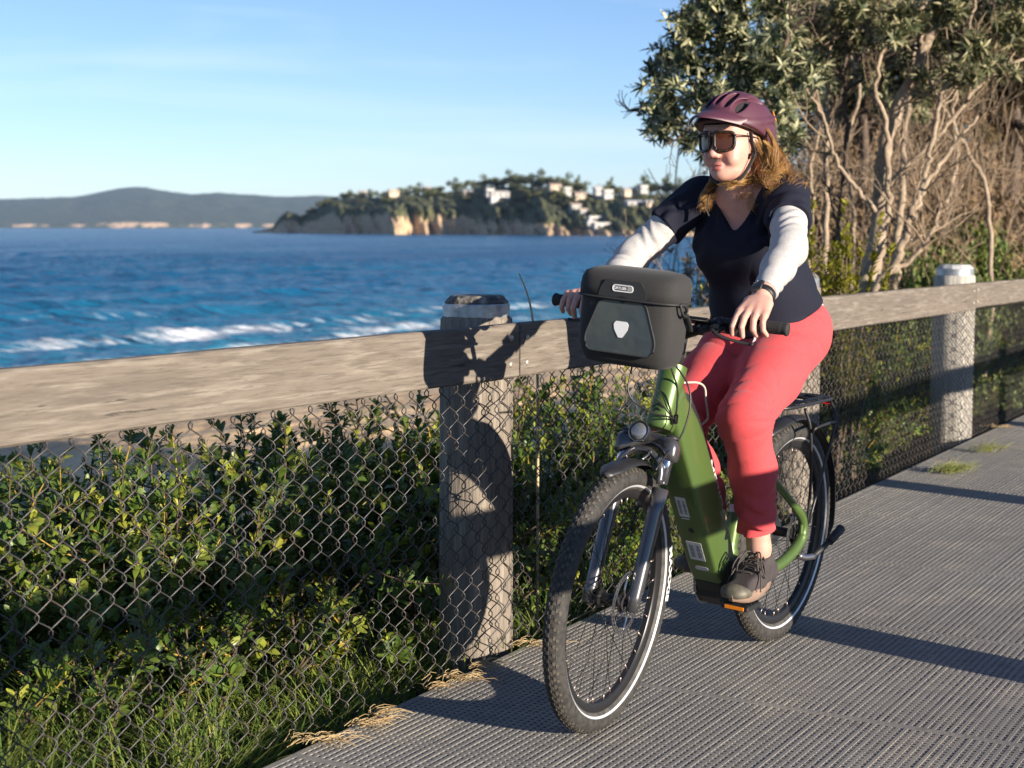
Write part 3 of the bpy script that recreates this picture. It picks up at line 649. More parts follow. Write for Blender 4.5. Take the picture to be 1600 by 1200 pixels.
def shrub_mesh(seed, rad, hgt, nst, lf=.042, dens=1., young=.35, lean=(0, 0), droop=.1):
    "coastal shrub: stems that fork and carry whorls of blunt leaves, fresh yellowish ones near the tips"
    r = np.random.default_rng(seed); lb = MB(); sb = MB(); yb = MB()
    C = []; D = []; U = []; L = []; Wd = []; K = []
    for i in range(nst):
        a = r.uniform(0, 6.283); q = rad*math.sqrt(r.random())*.45; p = np.array([math.cos(a)*q, math.sin(a)*q, 0.])
        d = unit([math.cos(a)*(.25+.9*q/rad)*r.uniform(.4, 1.3)+lean[0], math.sin(a)*(.25+.9*q/rad)*r.uniform(.4, 1.3)+lean[1], 1.0])
        ln = hgt*r.uniform(.55, 1.05)*(1-.25*q/rad)
        n = 9; P = [p]
        for k in range(n): d = unit(d+r.normal(size=3)*.10); P.append(P[-1]+d*ln/n)
        P = np.array(P); sb.tube(P, np.linspace(.007, .0025, n+1), 4, False)
        tips = [(P, .35)]
        for w in range(r.integers(4, 7)):
            k = r.integers(2, n); dd = unit(d+r.normal(size=3)*.75+np.array([0, 0, .35])); l2 = ln*r.uniform(.16, .42); S_ = [P[k]]
            for k2 in range(5): dd = unit(dd+r.normal(size=3)*.12+np.array([0, 0, .06])); S_.append(S_[-1]+dd*l2/5)
            S_ = np.array(S_); tips.append((S_, .12)); (yb if r.random() < .4 else sb).tube(S_, np.linspace(.0035, .0018, 6), 4, False)
        for S_, t0 in tips:
            seg = np.linalg.norm(np.diff(S_, axis=0), axis=1).sum(); nl = int(seg*dens*(95 if t0 < .2 else 60))+5
            isy = r.random() < young
            for t in np.sort(r.uniform(t0, 1, nl)):
                f = t*(len(S_)-1); k = min(int(f), len(S_)-2); c = S_[k]+(S_[k+1]-S_[k])*(f-k); ax = unit(S_[k+1]-S_[k])
                o = unit(np.cross(ax, r.normal(size=3))); dd = unit(o*(1.15-.75*t**3)+ax*(.35+.6*t**3)+np.array([0, 0, .12]))
                C.append(c+o*.002); D.append(dd); U.append(unit(ax*.9+np.array([0, 0, .6])+r.normal(size=3)*.25)); l = lf*r.uniform(.6, 1.25)*(1-.45*max(0, t-.85)/.15)
                L.append(l); Wd.append(l*r.uniform(.42, .60)); K.append(np.clip((.55 if isy else .12)*t**2+r.normal()*.10+(.25 if isy and t > .8 else 0), 0, 1))
    leaf_set(lb, np.array(C), np.array(D), np.array(U), np.array(L), np.array(Wd), np.array(K), droop=droop)
    return lb.mesh('foliage', m_shrub, True), join_mb('stem', [(sb, m_bstem), (yb, m_ystem)]), None
SHR = [shrub_mesh(1, .55, .85, 26), shrub_mesh(2, .6, .8, 30, .046, 1.1, .2), shrub_mesh(3, .5, .82, 26, .04, 1., .5), shrub_mesh(4, .7, .6, 30, .038, 1.1, .6)]
def place_shrub(k, s, p, z, sc, rot, label, group, name='coastal_shrub'):
    base = fp(s, p, 0); base[2] = z
    o = empty(name, base, (0, 0, rot)); o.scale = (sc, sc, sc); tag(o, label, 'shrub', group)
    f, st, y = SHR[k]; link('foliage', f, o); link('stem', st, o)
    if y: link('twig', y, o)
    return o
pr = np.random.default_rng(5)
def gh(s, p):
    q = fp(s, p); s_, p_ = sp(q[0], q[1]); return float(g_height(np.array(s_), np.array(p_)))
# hedge close behind the near fence, left of the first post
near_spots = [(-2.25, -.62, .55, 3), (-1.95, -.95, .45, 2), (-1.6, -.55, .50, 3), (-1.5, -1.2, .55, 0), (-1.12, -.85, .92, 1), (-1.25, -1.9, .6, 2), (-.85, -1.5, 1.08, 2), (-.7, -.75, 1.05, 0), (-.55, -1.4, 1.22, 1),
              (-.25, -.9, 1.02, 2), (-.1, -1.7, 1.25, 0), (.2, -.8, 1.05, 1), (.35, -1.5, 1.15, 2), (.65, -.75, 1.08, 0), (.9, -1.3, 1.2, 1), (1.15, -.7, .98, 2), (1.45, -1.2, 1.15, 0), (1.7, -.7, 1.1, 1), (2.1, -1.1, 1.28, 2), (2.3, -.6, 1.05, 3)]
for (s, p, sc, k) in near_spots:
    lab = 'leafy coastal shrub behind the chain link, left of the post beside the front wheel' if s < 0 else 'leafy coastal shrub behind the chain link between the first post and the rider'
    place_shrub(k, s, p, gh(s, p)-.06, sc*(1.0 if s < -1.2 else 1.06), pr.uniform(0, 6.28), lab, 'shrubs left of the nearest post' if s < 0 else 'shrubs behind the bicycle')
for (s, p, sc, k) in ((2.7, -1.0, 1.25, 0), (3.1, -.6, 1.0, 3), (3.35, -1.1, 1.2, 1), (3.75, -.65, 1.02, 2), (4.1, -1.15, 1.2, 3), (4.4, -.6, .98, 0), (4.8, -1.0, 1.15, 1), (5.15, -.6, .95, 2), (5.5, -1.1, 1.15, 0), (5.9, -.75, 1.0, 3), (6.4, -.8, 1.05, 1), (6.9, -.65, 1.0, 2), (7.4, -.8, 1.05, 0), (8.0, -.7, 1.05, 3), (8.7, -.8, 1.1, 1), (9.5, -.8, 1.1, 2), (10.4, -.9, 1.2, 0), (11.4, -.9, 1.2, 1)):
    place_shrub(k, s, p, gh(s, p)-.06, sc, pr.uniform(0, 6.28), 'green shrub hedge plant behind the chain link right of the bicycle', 'shrubs along the fence right of the bicycle')
place_shrub(2, .05, -2.5, gh(.05, -2.5)-.1, 1.3, 1., 'leafy coastal shrub behind the chain link, left of the post beside the front wheel', 'shrubs left of the nearest post')

# long grass at the foot of the fence
m_grass = mat('grass_blade', (.11, .19, .04), .5, spec=.3, trans=.35, rnd=(.32, .34, .08))
def grass(n, seed):
    r = np.random.default_rng(seed); b = MB(); C = []; D = []; U = []; L = []
    cl = r.uniform(-2.9, 3.2, 130); cp = -.02-.62*r.random(130)**1.3
    for i in range(n):
        k = r.integers(130); s = cl[k]+r.normal()*.08; p = min(-.015, cp[k]+r.normal()*.06)
        if s > .8 and r.random() < .6: continue
        c = fp(s, p); c[2] = gh(s, p)-.01; C.append(c); a = r.uniform(0, 6.28); t = abs(r.normal())*.38
        D.append([math.cos(a)*t, math.sin(a)*t, 1]); U.append([math.cos(a), math.sin(a), .1]); L.append(r.uniform(.12, .36)*(1.15 if s < -1 else .9))
    L = np.array(L); leaf_set(b, np.array(C), np.array(D), -np.array(U)+0, L, r.uniform(.004, .0075, len(L)), r.random(len(L))**1.5, .5, -.42*0+.35, 'blade')
    return b.mesh('grass', m_grass)
tag(link('grass', grass(11000, 3)), 'long green grass growing at the foot of the chain link fence', 'grass', None, 'stuff')
# one dry stalk that stands above the rail
m_dry = mat('dry_straw', (.50, .38, .20), .8, rnd=(.36, .24, .11))
q0 = px3(833, 505, 5.6); q1 = px3(811, 427, 5.65); q2 = px3(840, 600, 5.6)
tag(MB().tube(smooth_path([at_ground(q2)-np.array([0, 0, .1]), q2, q0, (q0+q1)/2+np.array([.006, 0, .01]), q1], 4), np.linspace(.006, .0028, 17), 5).build('dry_stalk', m_dry), 'thin dry stalk sticking up above the rail just right of the nearest post', 'stalk')

# dry needles gathered along the deck edge, and two tufts growing through the grating
def straw(name, s, p, n, spread, seed, label, m, up=.0, ln=(.03, .10), cat='straw'):
    r = np.random.default_rng(seed); b = MB(); c0 = fp(9, p)-fp(9, 0)+np.array([*(P0+FD*s), .004])
    for i in range(n):
        c = c0+np.array([r.normal()*spread, r.normal()*spread*.55, r.uniform(.001, .012)]); a = r.normal()*.7+R(20); l = r.uniform(*ln); d = np.array([math.cos(a), math.sin(a), up*r.uniform(.3, 1.2)])
        P = [c+d*l*t+np.array([r.normal()*.004, r.normal()*.004, .012*math.sin(t*3.1)]) for t in (0, .33, .66, 1)]
        b.a = r.random(); b.tube(P, [.0012, .0012, .001, .0005], 4, False)
    return tag(b.build(name, m), label, cat)
for i, (x, y, n, sprd, lab) in enumerate(((480, 1160, 46, .035, 'loose pile of dry straw on the deck edge at the bottom of the photo'), (570, 1138, 40, .028, 'small heap of dry straw on the deck edge above a long loose strand'), (540, 1112, 22, .02, 'little curl of dry straw caught under the chain link'),
                                          (680, 1062, 46, .035, 'dry straw bunched against the fence left of the post foot'), (640, 1075, 18, .016, 'tiny wisp of dry straw beside the larger bunch at the fence'), (720, 1042, 30, .03, 'dry straw lying at the right foot of the nearest post'), (790, 1008, 22, .03, 'thin dry straw between the nearest post and the front wheel'),
                                          (1535, 668, 30, .05, 'dry straw at the foot of the far post'))):
    a_, p_ = fs_of(x, y); straw('straw_pile', a_, max(p_, .06), n, sprd, 400+i, lab, m_dry)
m_tuft = mat('yellow_tuft', (.34, .30, .06), .7, rnd=(.18, .26, .06))
a_, p_ = fs_of(1482, 740); straw('weed_tuft', a_, p_, 120, .05, 450, 'yellow weed tuft growing through the deck grating', m_tuft, .5, (.05, .13), 'weed')
a_, p_ = fs_of(1540, 708); straw('weed_tuft', a_, p_, 50, .045, 451, 'small green weed tuft further along the deck near the far post', m_shrub, .7, (.05, .11), 'weed')

# ---- trees on the mound
m_pale = mat('pale_bark', (.30, .225, .155), .85, var=[(5, (.19, .14, .10), .8), (24, (.40, .32, .23), .6)], bump=[(30, .6, .01)])
m_dark = mat('dark_bark', (.085, .06, .045), .9, var=[(6, (.05, .035, .03), .8), (22, (.15, .11, .08), .6)], bump=[(24, .8, .02)])
m_twig = mat('dry_twig', (.22, .155, .10), .9, rnd=(.34, .26, .18))
def branchlets(b, P, r0, rr, n, ln, lev, up=.25, spread=.9, t0=.25, minr=.003, sides=5, out=None):
    P = np.asarray(P)
    for i in range(n):
        f = rr.uniform(t0, 1)*(len(P)-1); k = min(int(f), len(P)-2); c = P[k]+(P[k+1]-P[k])*(f-k); ax = unit(P[k+1]-P[k])
        o = unit(np.cross(ax, rr.normal(size=3))); d = unit(ax*rr.uniform(.3, 1)+o*spread+np.array([0, 0, up])); l = ln*rr.uniform(.5, 1.2); Q = [c]; m = 7
        for j in range(m): d = unit(d+rr.normal(size=3)*.17+np.array([0, 0, up*.12])); Q.append(Q[-1]+d*l/m)
        Q = np.array(Q); ra = r0*rr.uniform(.32, .55)*(1-.3*f/len(P)); b.a = rr.random(); b.tube(Q, np.linspace(ra, max(ra*.25, minr*.7), m+1), sides if lev > 1 else 4, False)
        if out is not None: out.append(Q)
        if lev > 1: branchlets(b, Q, max(ra, minr), rr, rr.integers(3, 6), ln*.5, lev-1, up, spread, .2, minr, sides, out)
def limb(b, pts, Y, r, seed, wob=.02, yv=0., root=False):
    rr = np.random.default_rng(seed); P = [px3(x, y, Y+yv*i/len(pts)) for i, (x, y) in enumerate(pts)]
    if root: g0 = ground_z(P[0][0], P[0][1])-.15; P = [np.array([P[0][0]-.05, P[0][1], g0]), np.array([P[0][0]-.03, P[0][1], (g0+P[0][2])/2])]+P; r = [r[0]*1.25, r[0]*1.1]+list(r)
    P = smooth_path(P, 6); P = P+rr.normal(size=P.shape)*wob*.4
    b.tube(P, .58*np.interp(np.linspace(0, 1, len(P)), np.linspace(0, 1, len(r)), r), 10); return P
def pale_tree():
    Y = 11.0; b = MB(); tw = MB(); rr = np.random.default_rng(21); k = Y/2450.
    o = empty('bare_tree', at_ground(px3(1350, 470, Y))); tag(o, 'leaning pale barked tree with bare forked limbs behind the fence right of the rider', 'tree')
    L = []
    L.append(limb(b, [(1338, 520), (1350, 455), (1366, 400), (1375, 330), (1380, 235), (1404, 165), (1432, 110), (1452, 60), (1480, 25), (1510, -30), (1540, -90)], Y, [30*k, 24*k, 19*k, 16*k, 14*k, 10*k, 6*k], 1, .02, 0, True))
    L.append(limb(b, [(1352, 500), (1370, 450), (1398, 415), (1412, 380), (1424, 335), (1440, 300), (1462, 262), (1500, 215), (1530, 180)], Y-.3, [15*k, 13*k, 10*k, 8*k, 6*k, 4*k], 2))
    L.append(limb(b, [(1424, 345), (1440, 290), (1455, 240), (1470, 160), (1500, 90), (1520, 20), (1530, -40)], Y-.3, [8*k, 7*k, 5*k, 3.5*k], 3))
    L.append(limb(b, [(1372, 370), (1388, 330), (1386, 260), (1384, 200), (1370, 130), (1390, 60), (1440, 15), (1460, -20)], Y-.2, [9*k, 8*k, 6*k, 5*k, 3*k], 4))
    L.append(limb(b, [(1368, 330), (1345, 300), (1320, 270), (1300, 230), (1285, 180), (1255, 120), (1245, 60)], Y-.2, [7*k, 5.5*k, 4.5*k, 3.5*k, 2.5*k], 5))
    L.append(limb(b, [(1376, 300), (1410, 270), (1445, 235), (1480, 195), (1540, 125), (1600, 90)], Y+.1, [9*k, 7.5*k, 6*k, 4*k], 6))
    L.append(limb(b, [(1432, 110), (1440, 60), (1432, 10), (1440, -40)], Y, [8*k, 6*k, 5*k], 7))
    L.append(limb(b, [(1395, 425), (1430, 400), (1462, 350), (1465, 330)], Y-.3, [7*k, 5*k, 3*k], 8))
    for P in L: branchlets(tw, P, .022, rr, 6, .8, 3, .3, .8, .3, .0018)
    W = o.location
    t = b.build('trunk', m_pale); t.parent = o; t.location = -W; t2 = tw.build('crown', m_twig); t2.parent = o; t2.location = -W
def pole_tree(pts, Y, r, seed, label, mt, nb, ln, name='slender_tree'):
    b = MB(); tw = MB(); rr = np.random.default_rng(seed); k = Y/2450.; o = empty(name, at_ground(px3(*pts[0], Y))); tag(o, label, 'tree')
    P = limb(b, pts, Y, [q*k for q in r], seed, root=True); branchlets(tw, P, .017, rr, nb, ln, 3, .35, .7, .3, .0018)
    t = b.build('trunk', mt); t.parent = o; t.location = -o.location; t2 = tw.build('crown', m_twig); t2.parent = o; t2.location = -o.location; return o
pale_tree()
pole_tree([(1284, 480), (1290, 400), (1291, 300), (1292, 200), (1296, 110), (1300, 40), (1308, -40)], 11.8, [8, 7.5, 7, 6.5, 6, 5], 31, 'slim straight pale trunk directly right of the rider, forked near the top', m_pale, 6, .8)
pole_tree([(1400, 440), (1402, 380), (1410, 300), (1412, 220), (1425, 120), (1430, 20)], 13.0, [11, 10, 8, 6, 4], 32, 'pale stem standing just behind the leaning bare tree', m_pale, 5, .8)
pole_tree([(1262, 440), (1270, 330), (1268, 250), (1285, 180), (1250, 110), (1246, 30), (1242, -40)], 12.2, [5, 5, 4, 4, 3.5, 3], 33, 'thin crooked stem close to the rider\'s left shoulder', m_pale, 6, .7)
pole_tree([(1550, 440), (1540, 300), (1500, 215), (1470, 160), (1440, 90)], 12.6, [7, 6, 5, 4, 3], 34, 'thin stem leaning left in front of the thick trunk', m_pale, 5, .8)
pole_tree([(1330, 440), (1335, 330), (1322, 240), (1340, 150), (1330, 60), (1345, -20)], 13.4, [6, 5, 5, 4, 3], 35, 'thin upright stem between the slim trunk and the leaning tree', m_pale, 6, .8)
pole_tree([(1470, 440), (1478, 330), (1495, 250), (1490, 170), (1510, 80), (1500, 0)], 13.8, [7, 6, 5, 4, 3], 36, 'thin upright stem right of the leaning tree', m_pale, 6, .8)

# leafy crowns
m_bank = mat('banksia_leaf', (.030, .050, .020), .5, spec=.35, trans=.15, rnd=[('rnd', (.46, .44, .26), 1.0)])
m_olive = mat('olive_leaf', (.055, .070, .026), .55, spec=.35, trans=.2, rnd=[('rnd', (.40, .36, .20), 1.0)])
m_casu = mat('casuarina_leaf', (.060, .050, .024), .85, trans=.15, rnd=[('rnd', (.20, .13, .055), 1.0)])
def crown_mesh(cl, nper, lf, m, seed, shape='lance', pale=.2, ratio=.2):
    "rosettes of leaves set through the volume of each cluster; nothing in the middle, gaps between clusters"
    r = np.random.default_rng(seed); b = MB(); C = []; D = []; U = []; L = []; Wd = []; K = []; W_ = []
    for (c, rad) in cl:
        for i in range(int(nper*(rad/.15)**2)):
            d = unit(r.normal(size=3)); q = c+d*rad*r.uniform(.25, 1.05)*np.array([1, 1, .8]); o = unit(d+np.array([0, 0, .5])+r.normal(size=3)*.5)
            a0 = r.uniform(0, 6.28); e1 = unit(np.cross(o, r.normal(size=3))); e2 = np.cross(o, e1)
            for k in range(r.integers(6, 10)):
                a = a0+k*2.4; dd = unit(e1*math.cos(a)+e2*math.sin(a)+o*r.uniform(.2, .9)); l = lf*r.uniform(.6, 1.2)
                C.append(q); D.append(dd); U.append(o); L.append(l); Wd.append(l*ratio*r.uniform(.8, 1.3)); K.append(np.clip(r.normal()*.15+(.8 if r.random() < pale else .08), 0, 1))
    leaf_set(b, np.array(C), np.array(D), np.array(U), np.array(L), np.array(Wd), np.array(K), .2, .12, shape); return b.mesh('crown', m)
def leafy_tree(name, label, base, limbs, clusters, Y, r, nper, lf, m, seed, pale, ratio=.22, bark=None, shape='lance', dY=1.0):
    rr = np.random.default_rng(seed); o = empty(name, at_ground(px3(*base, Y))); tag(o, label, 'tree'); b = MB(); k = Y/2450.
    for i, (pts, rad) in enumerate(limbs): P = limb(b, pts, Y, [q*k for q in rad], seed+i, .02, .6*rr.normal()*(i > 0), i == 0); branchlets(b, P, .03, rr, 6, .32, 3, .2, .8, .2, .003)
    cl = []
    for (x, y, rad) in clusters:
        for j in range(3):
            c = px3(x+rr.normal()*rad*.35, y+rr.normal()*rad*.3, Y+rr.uniform(-dY, dY)); cl.append((c, rad*k*rr.uniform(.40, .74)))
    t = b.build('trunk', bark or m_dark); t.parent = o; t.location = -o.location
    c = link('crown', crown_mesh(cl, nper, lf, m, seed, shape, pale, ratio), o); c.location = -o.location; return o
leafy_tree('banksia_tree', 'dark leafy coastal tree with silvery leaf undersides above the rider\'s helmet', (1240, 470),
           [([(1240, 470), (1230, 330), (1215, 230), (1190, 130), (1150, 60), (1110, 20), (1060, -30)], [11, 9, 8, 6, 4, 3]), ([(1232, 340), (1200, 280), (1150, 240), (1080, 200), (1030, 150)], [7, 6, 4, 3, 2]), ([(1215, 230), (1170, 170), (1120, 140), (1060, 130), (1020, 120)], [6, 5, 4, 2]), ([(1190, 130), (1230, 60), (1250, -30)], [7, 5, 4])],
           [(1028, 128, 26), (1045, 180, 34), (1060, 100, 36), (1075, 150, 40), (1035, 205, 22), (1095, 60, 42), (1080, 20, 38), (1120, 110, 44), (1110, 180, 40), (1085, 225, 28), (1150, 30, 46), (1140, 80, 40), (1170, 120, 44), (1200, 60, 50), (1210, 150, 44), (1230, 10, 50), (1180, -20, 44), (1255, 100, 46), (1120, -20, 40), (1130, 240, 22), (1240, 190, 34), (1100, 145, 40), (1065, 50, 34), (1150, 150, 44), (1190, 190, 36), (1215, 100, 46), (1085, -10, 40), (1020, 170, 20), (1160, -10, 44), (1225, 230, 26), (1095, 205, 26)],
           10.2, 0, 52, .085, m_bank, 71, .36)
leafy_tree('banksia_tree', 'dark leafy tree whose crown fills the top of the photo behind the bare limbs', (1345, 450),
           [([(1345, 450), (1350, 300), (1345, 150), (1335, 60), (1300, -20)], [14, 12, 9, 6]), ([(1345, 180), (1320, 120), (1310, 80), (1280, 40)], [9, 7, 5]), ([(1347, 150), (1380, 90), (1420, 30), (1460, -20)], [8, 6, 4])],
           [(1270, 30, 46), (1300, 70, 42), (1330, 10, 50), (1370, 50, 48), (1400, 0, 50), (1345, 110, 40), (1300, 130, 34), (1430, 60, 48), (1440, 130, 36), (1260, 150, 30), (1460, 10, 44), (1390, 120, 34), (1480, 90, 40), (1500, 110, 30), (1290, -10, 46), (1350, 20, 46), (1410, 60, 44), (1270, 90, 40), (1320, 160, 30), (1470, 50, 44), (1440, 170, 30), (1250, 60, 44), (1380, 160, 26)],
           14.2, 0, 90, .10, m_bank, 81, .34)
leafy_tree('casuarina_tree', 'thick trunked tree with brown feathery foliage at the right edge of the photo', (1590, 430),
           [([(1582, 460), (1580, 330), (1586, 240), (1584, 150), (1600, 60), (1610, -30)], [22, 19, 17, 15, 13, 10]), ([(1586, 240), (1560, 170), (1530, 110), (1510, 40)], [9, 7, 5]), ([(1570, 300), (1540, 230), (1510, 180), (1480, 150)], [7, 6, 4, 3]), ([(1590, 200), (1620, 140), (1640, 60)], [9, 7, 5])],
           [(1500, 20, 48), (1540, 60, 52), (1580, 20, 56), (1620, 70, 56), (1560, 110, 46), (1600, 140, 44), (1520, 120, 40), (1500, 70, 44), (1560, 170, 34), (1630, 10, 60), (1470, 40, 36), (1530, -10, 50), (1620, 180, 44), (1650, 130, 60), (1650, 230, 50), (1480, 0, 46), (1440, 30, 40), (1580, 70, 50), (1530, 70, 46), (1600, 0, 56), (1550, 200, 30), (1510, 150, 34), (1580, 130, 44)],
           15.6, 0, 150, .085, m_casu, 91, .3, .10)
leafy_tree('banksia_tree', 'airy olive leaved tree showing sky gaps along the top edge of the photo', (1305, 480),
           [([(1305, 480), (1312, 350), (1322, 230), (1318, 130), (1330, 40), (1340, -30)], [9, 8, 7, 5, 4, 3]), ([(1318, 150), (1370, 100), (1430, 70), (1500, 40)], [5, 4, 3, 2]), ([(1318, 130), (1280, 80), (1250, 30)], [4, 3, 2])],
           [(1262, 60, 40), (1290, 20, 44), (1330, 60, 36), (1350, 0, 44), (1385, 40, 38), (1410, 80, 32), (1430, 10, 44), (1465, 60, 36), (1490, 20, 44), (1520, 70, 36), (1545, 10, 44), (1580, 50, 38), (1300, 100, 30), (1360, 110, 26), (1250, -10, 44), (1500, 110, 30), (1560, 110, 34), (1600, -10, 44), (1440, 130, 22)],
           11.3, 0, 62, .085, m_olive, 111, .34)
# dense thicket of dry twigs at the back
def thicket(seed, n, hgt, w):
    r = np.random.default_rng(seed); b = MB()
    for i in range(n):
        p = np.array([r.normal()*w*.5, r.normal()*w*.4, 0]); d = unit([r.normal()*.35, r.normal()*.35, 1]); l = hgt*r.uniform(.5, 1.1); Q = [p]
        for j in range(6): d = unit(d+r.normal(size=3)*.13); Q.append(Q[-1]+d*l/6)
        Q = np.array(Q); b.a = r.random(); b.tube(Q, np.linspace(.013, .004, 7), 4, False); branchlets(b, Q, .013, r, 6, l*.33, 2, .3, .8, .15, .004)
    return b.mesh('twig', m_twig)
def litter(seed, n, hgt, w):
    r = np.random.default_rng(seed); b = MB()
    cl = [(np.array([r.normal()*w*.5, r.normal()*w*.4, r.uniform(.1, 1)*hgt]), .34) for i in range(n)]
    return crown_mesh(cl, 6, .07, m_dryleaf, seed, 'lance', .3, .22)
m_dryleaf = mat('dry_leaf', (.15, .095, .05), .9, trans=.15, rnd=[('rnd', (.30, .21, .12), 1.0)])
TH = [(thicket(s, 44, 2.0, 1.5), litter(s+5, 34, 1.8, 1.7)) for s in (1, 2, 3)]
for i, (x, Y, sc, h) in enumerate(((1345, 14.2, .9, 0), (1350, 15.2, 1.0, .1), (1370, 14.6, 1.0, .1), (1420, 15.6, 1.15, .2), (1475, 17.4, 1.25, .2), (1520, 18.8, 1.4, .2), (1570, 19.4, 1.4, .2), (1620, 20.0, 1.5, .2), (1420, 17.5, 1.5, .1), (1460, 18, 1.6, .3), (1500, 18.5, 1.7, .3), (1600, 19, 1.8, .3), (1300, 16.0, .8, 0), (1445, 15.0, .85, .1), (1545, 19.0, 1.3, .2))):
    q = px3(x, 470, Y); gz_ = ground_z(q[0], q[1])-.1; o = empty('twig_thicket', (q[0], q[1], gz_), (0, 0, pr.uniform(0, 6.28))); o.scale = (sc, sc, (2.0*sc+.25+h-gz_)/2.0)
    link('undergrowth', TH[i % 3][0], o); link('leaves', TH[i % 3][1], o); tag(o, 'tangled dry brown thicket of bare twigs behind the trees', 'thicket', 'dry thickets behind the trees')
# bushes at the right, over the rail
m_bush = mat('hedge_leaf', (.060, .110, .022), .6, trans=.25, rnd=[('rnd', (.26, .28, .06), 1.0)])
def bush_mesh(seed, w, h, n, lf, m, pale):
    r = np.random.default_rng(seed); cl = []
    for i in range(n):
        a = r.uniform(0, 6.28); q = math.sqrt(r.random()); z = h*(1-q*q*.7)*r.uniform(.35, 1); cl.append((np.array([math.cos(a)*q*w, math.sin(a)*q*w, z]), .2))
    return crown_mesh(cl, 50, lf, m, seed, 'lance', pale, .36)
BU = [bush_mesh(5, .8, 1.15, 42, .035, m_bush, .25), bush_mesh(6, .8, 1.2, 42, .035, m_bush, .35)]
for i, (x, Y, zt, sc, lab) in enumerate(((1460, 12.8, 1.17, .85, 'low straw green bush just left of the far post cap'), (1530, 13.6, 1.32, .9, 'broad olive bush right behind the far post cap'), (1590, 14.8, 1.47, .95, 'tall green bush at the right edge above the rail'), (1500, 14.0, 1.28, .9, 'olive bush behind the low straw green one'), (1650, 16.4, 1.55, 1.0, 'green bush cut by the right edge of the photo'), (1420, 12.4, 1.06, .7, 'shaded bush right of the leaning bare tree'), (1560, 15.0, 1.44, .95, 'green bush in front of the thick trunk'))):
    q = px3(x, 500, Y); gz_ = ground_z(q[0], q[1])-.1; o = empty('olive_bush', (q[0], q[1], gz_), (0, 0, i*1.3)); o.scale = (sc, sc, (zt+.12-gz_)/1.15); link('foliage', BU[i % 2], o); tag(o, lab, 'bush', 'olive bushes over the rail')
m_yel = mat('yellow_green_leaf', (.13, .15, .02), .5, trans=.25, rnd=[('rnd', (.34, .32, .03), 1.0)])
def spire_bush(seed):
    r = np.random.default_rng(seed); lb = MB(); sb = MB(); C = []; D = []; U = []; L = []; Wd = []; K = []
    for i in range(30):
        d = unit([r.normal()*.05, r.normal()*.05, 1]); p = np.array([r.normal()*.045, r.normal()*.045, 0]); l = r.uniform(1.15, 1.75); Q = np.array([p+d*l*t for t in np.linspace(0, 1, 7)]); sb.tube(Q, np.linspace(.006, .002, 7), 4, False)
        for t in r.uniform(.35, 1, 120):
            o = unit(np.cross(d, r.normal(size=3))); C.append(p+d*l*t); D.append(unit(o*(1.1-t*.7)+d*.8)); U.append(d); s = .06*r.uniform(.6, 1.2)*(1.2-.5*t); L.append(s); Wd.append(s*.3); K.append(np.clip(t*r.uniform(.5, 1.1), 0, 1))
    leaf_set(lb, np.array(C), np.array(D), np.array(U), np.array(L), np.array(Wd), np.array(K), .2, .1, 'lance'); return lb.mesh('foliage', m_yel), sb.mesh('stem', m_bstem)
SPB = spire_bush(9)
for x, y, Y, sc, lab in ((1300, 470, 8.9, 1.0, 'bright yellow green shrub rising over the rail right behind the rider'), (1090, 560, 8.3, .76, 'small yellow green sprig showing over the rail between the arm and the shirt')):
    q = px3(x, y, Y); o = empty('yellow_shrub', at_ground(q), (0, 0, 1.)); o.scale = (sc*(1.7 if x > 1200 else .8), sc*(1.7 if x > 1200 else .8), sc); link('foliage', SPB[0], o); link('stem', SPB[1], o); tag(o, lab, 'shrub')
# ------------------------------------------------------------------ the bicycle, in its own frame: x forward, y to its left, z up, origin under the rear axle
BO = Vector((.883, 5.18, 0)); BYAW = R(33.5); BLEAN = R(3.5)
ba = Vector((-math.sin(BYAW), -math.cos(BYAW), 0)); bl0 = Vector((0, 0, 1)).cross(ba); bz = Vector((0, 0, 1))*math.cos(BLEAN)+bl0*math.sin(BLEAN); bl = bl0*math.cos(BLEAN)-Vector((0, 0, 1))*math.sin(BLEAN)
BM = Matrix(((ba.x, bl.x, bz.x), (ba.y, bl.y, bz.y), (ba.z, bl.z, bz.z)))
RM = Matrix(((ba.x, bl0.x, 0), (ba.y, bl0.y, 0), (0, 0, 1)))
bike = empty('bicycle', BO, BM.to_euler()); tag(bike, 'green step through electric bicycle with black tyres leaning slightly on the deck', 'bicycle')
WB = 1.15; RO = .3675; HU = np.array([-.358, 0, .934]); AX = np.array([WB, 0, RO]); S0 = AX-np.array([.045, 0, .0172])
STEER = Matrix.Translation(Vector(S0)) @ Matrix.Rotation(R(5.2), 4, Vector(HU)) @ Matrix.Translation(-Vector(S0))
def un_bike(x, y, c):
    "the point on the bicycle's plane y=c seen at a photo pixel (a measurement from the photograph)"
    d = Vector(px3(x, y, 1.)-np.array([0, 0, CAM_H])); o = BM.transposed() @ (Vector((0, 0, CAM_H))-BO); r = BM.transposed() @ d; t = (c-o.y)/r.y
    return np.array(o+r*t)
def text_mesh(s, size, bold=0.):
    c = bpy.data.curves.new('t', 'FONT'); c.body = s; c.size = size; c.align_x = 'CENTER'; c.align_y = 'CENTER'; c.offset = bold; c.resolution_u = 3
    o = bpy.data.objects.new('t', c); COL.objects.link(o); dg = bpy.context.evaluated_depsgraph_get(); e = o.evaluated_get(dg); m = e.to_mesh()
    V = np.array([v.co[:] for v in m.vertices]); T = []
    m.calc_loop_triangles(); T = np.array([t.vertices[:] for t in m.loop_triangles]); e.to_mesh_clear(); bpy.data.objects.remove(o); bpy.data.curves.remove(c); return V, T
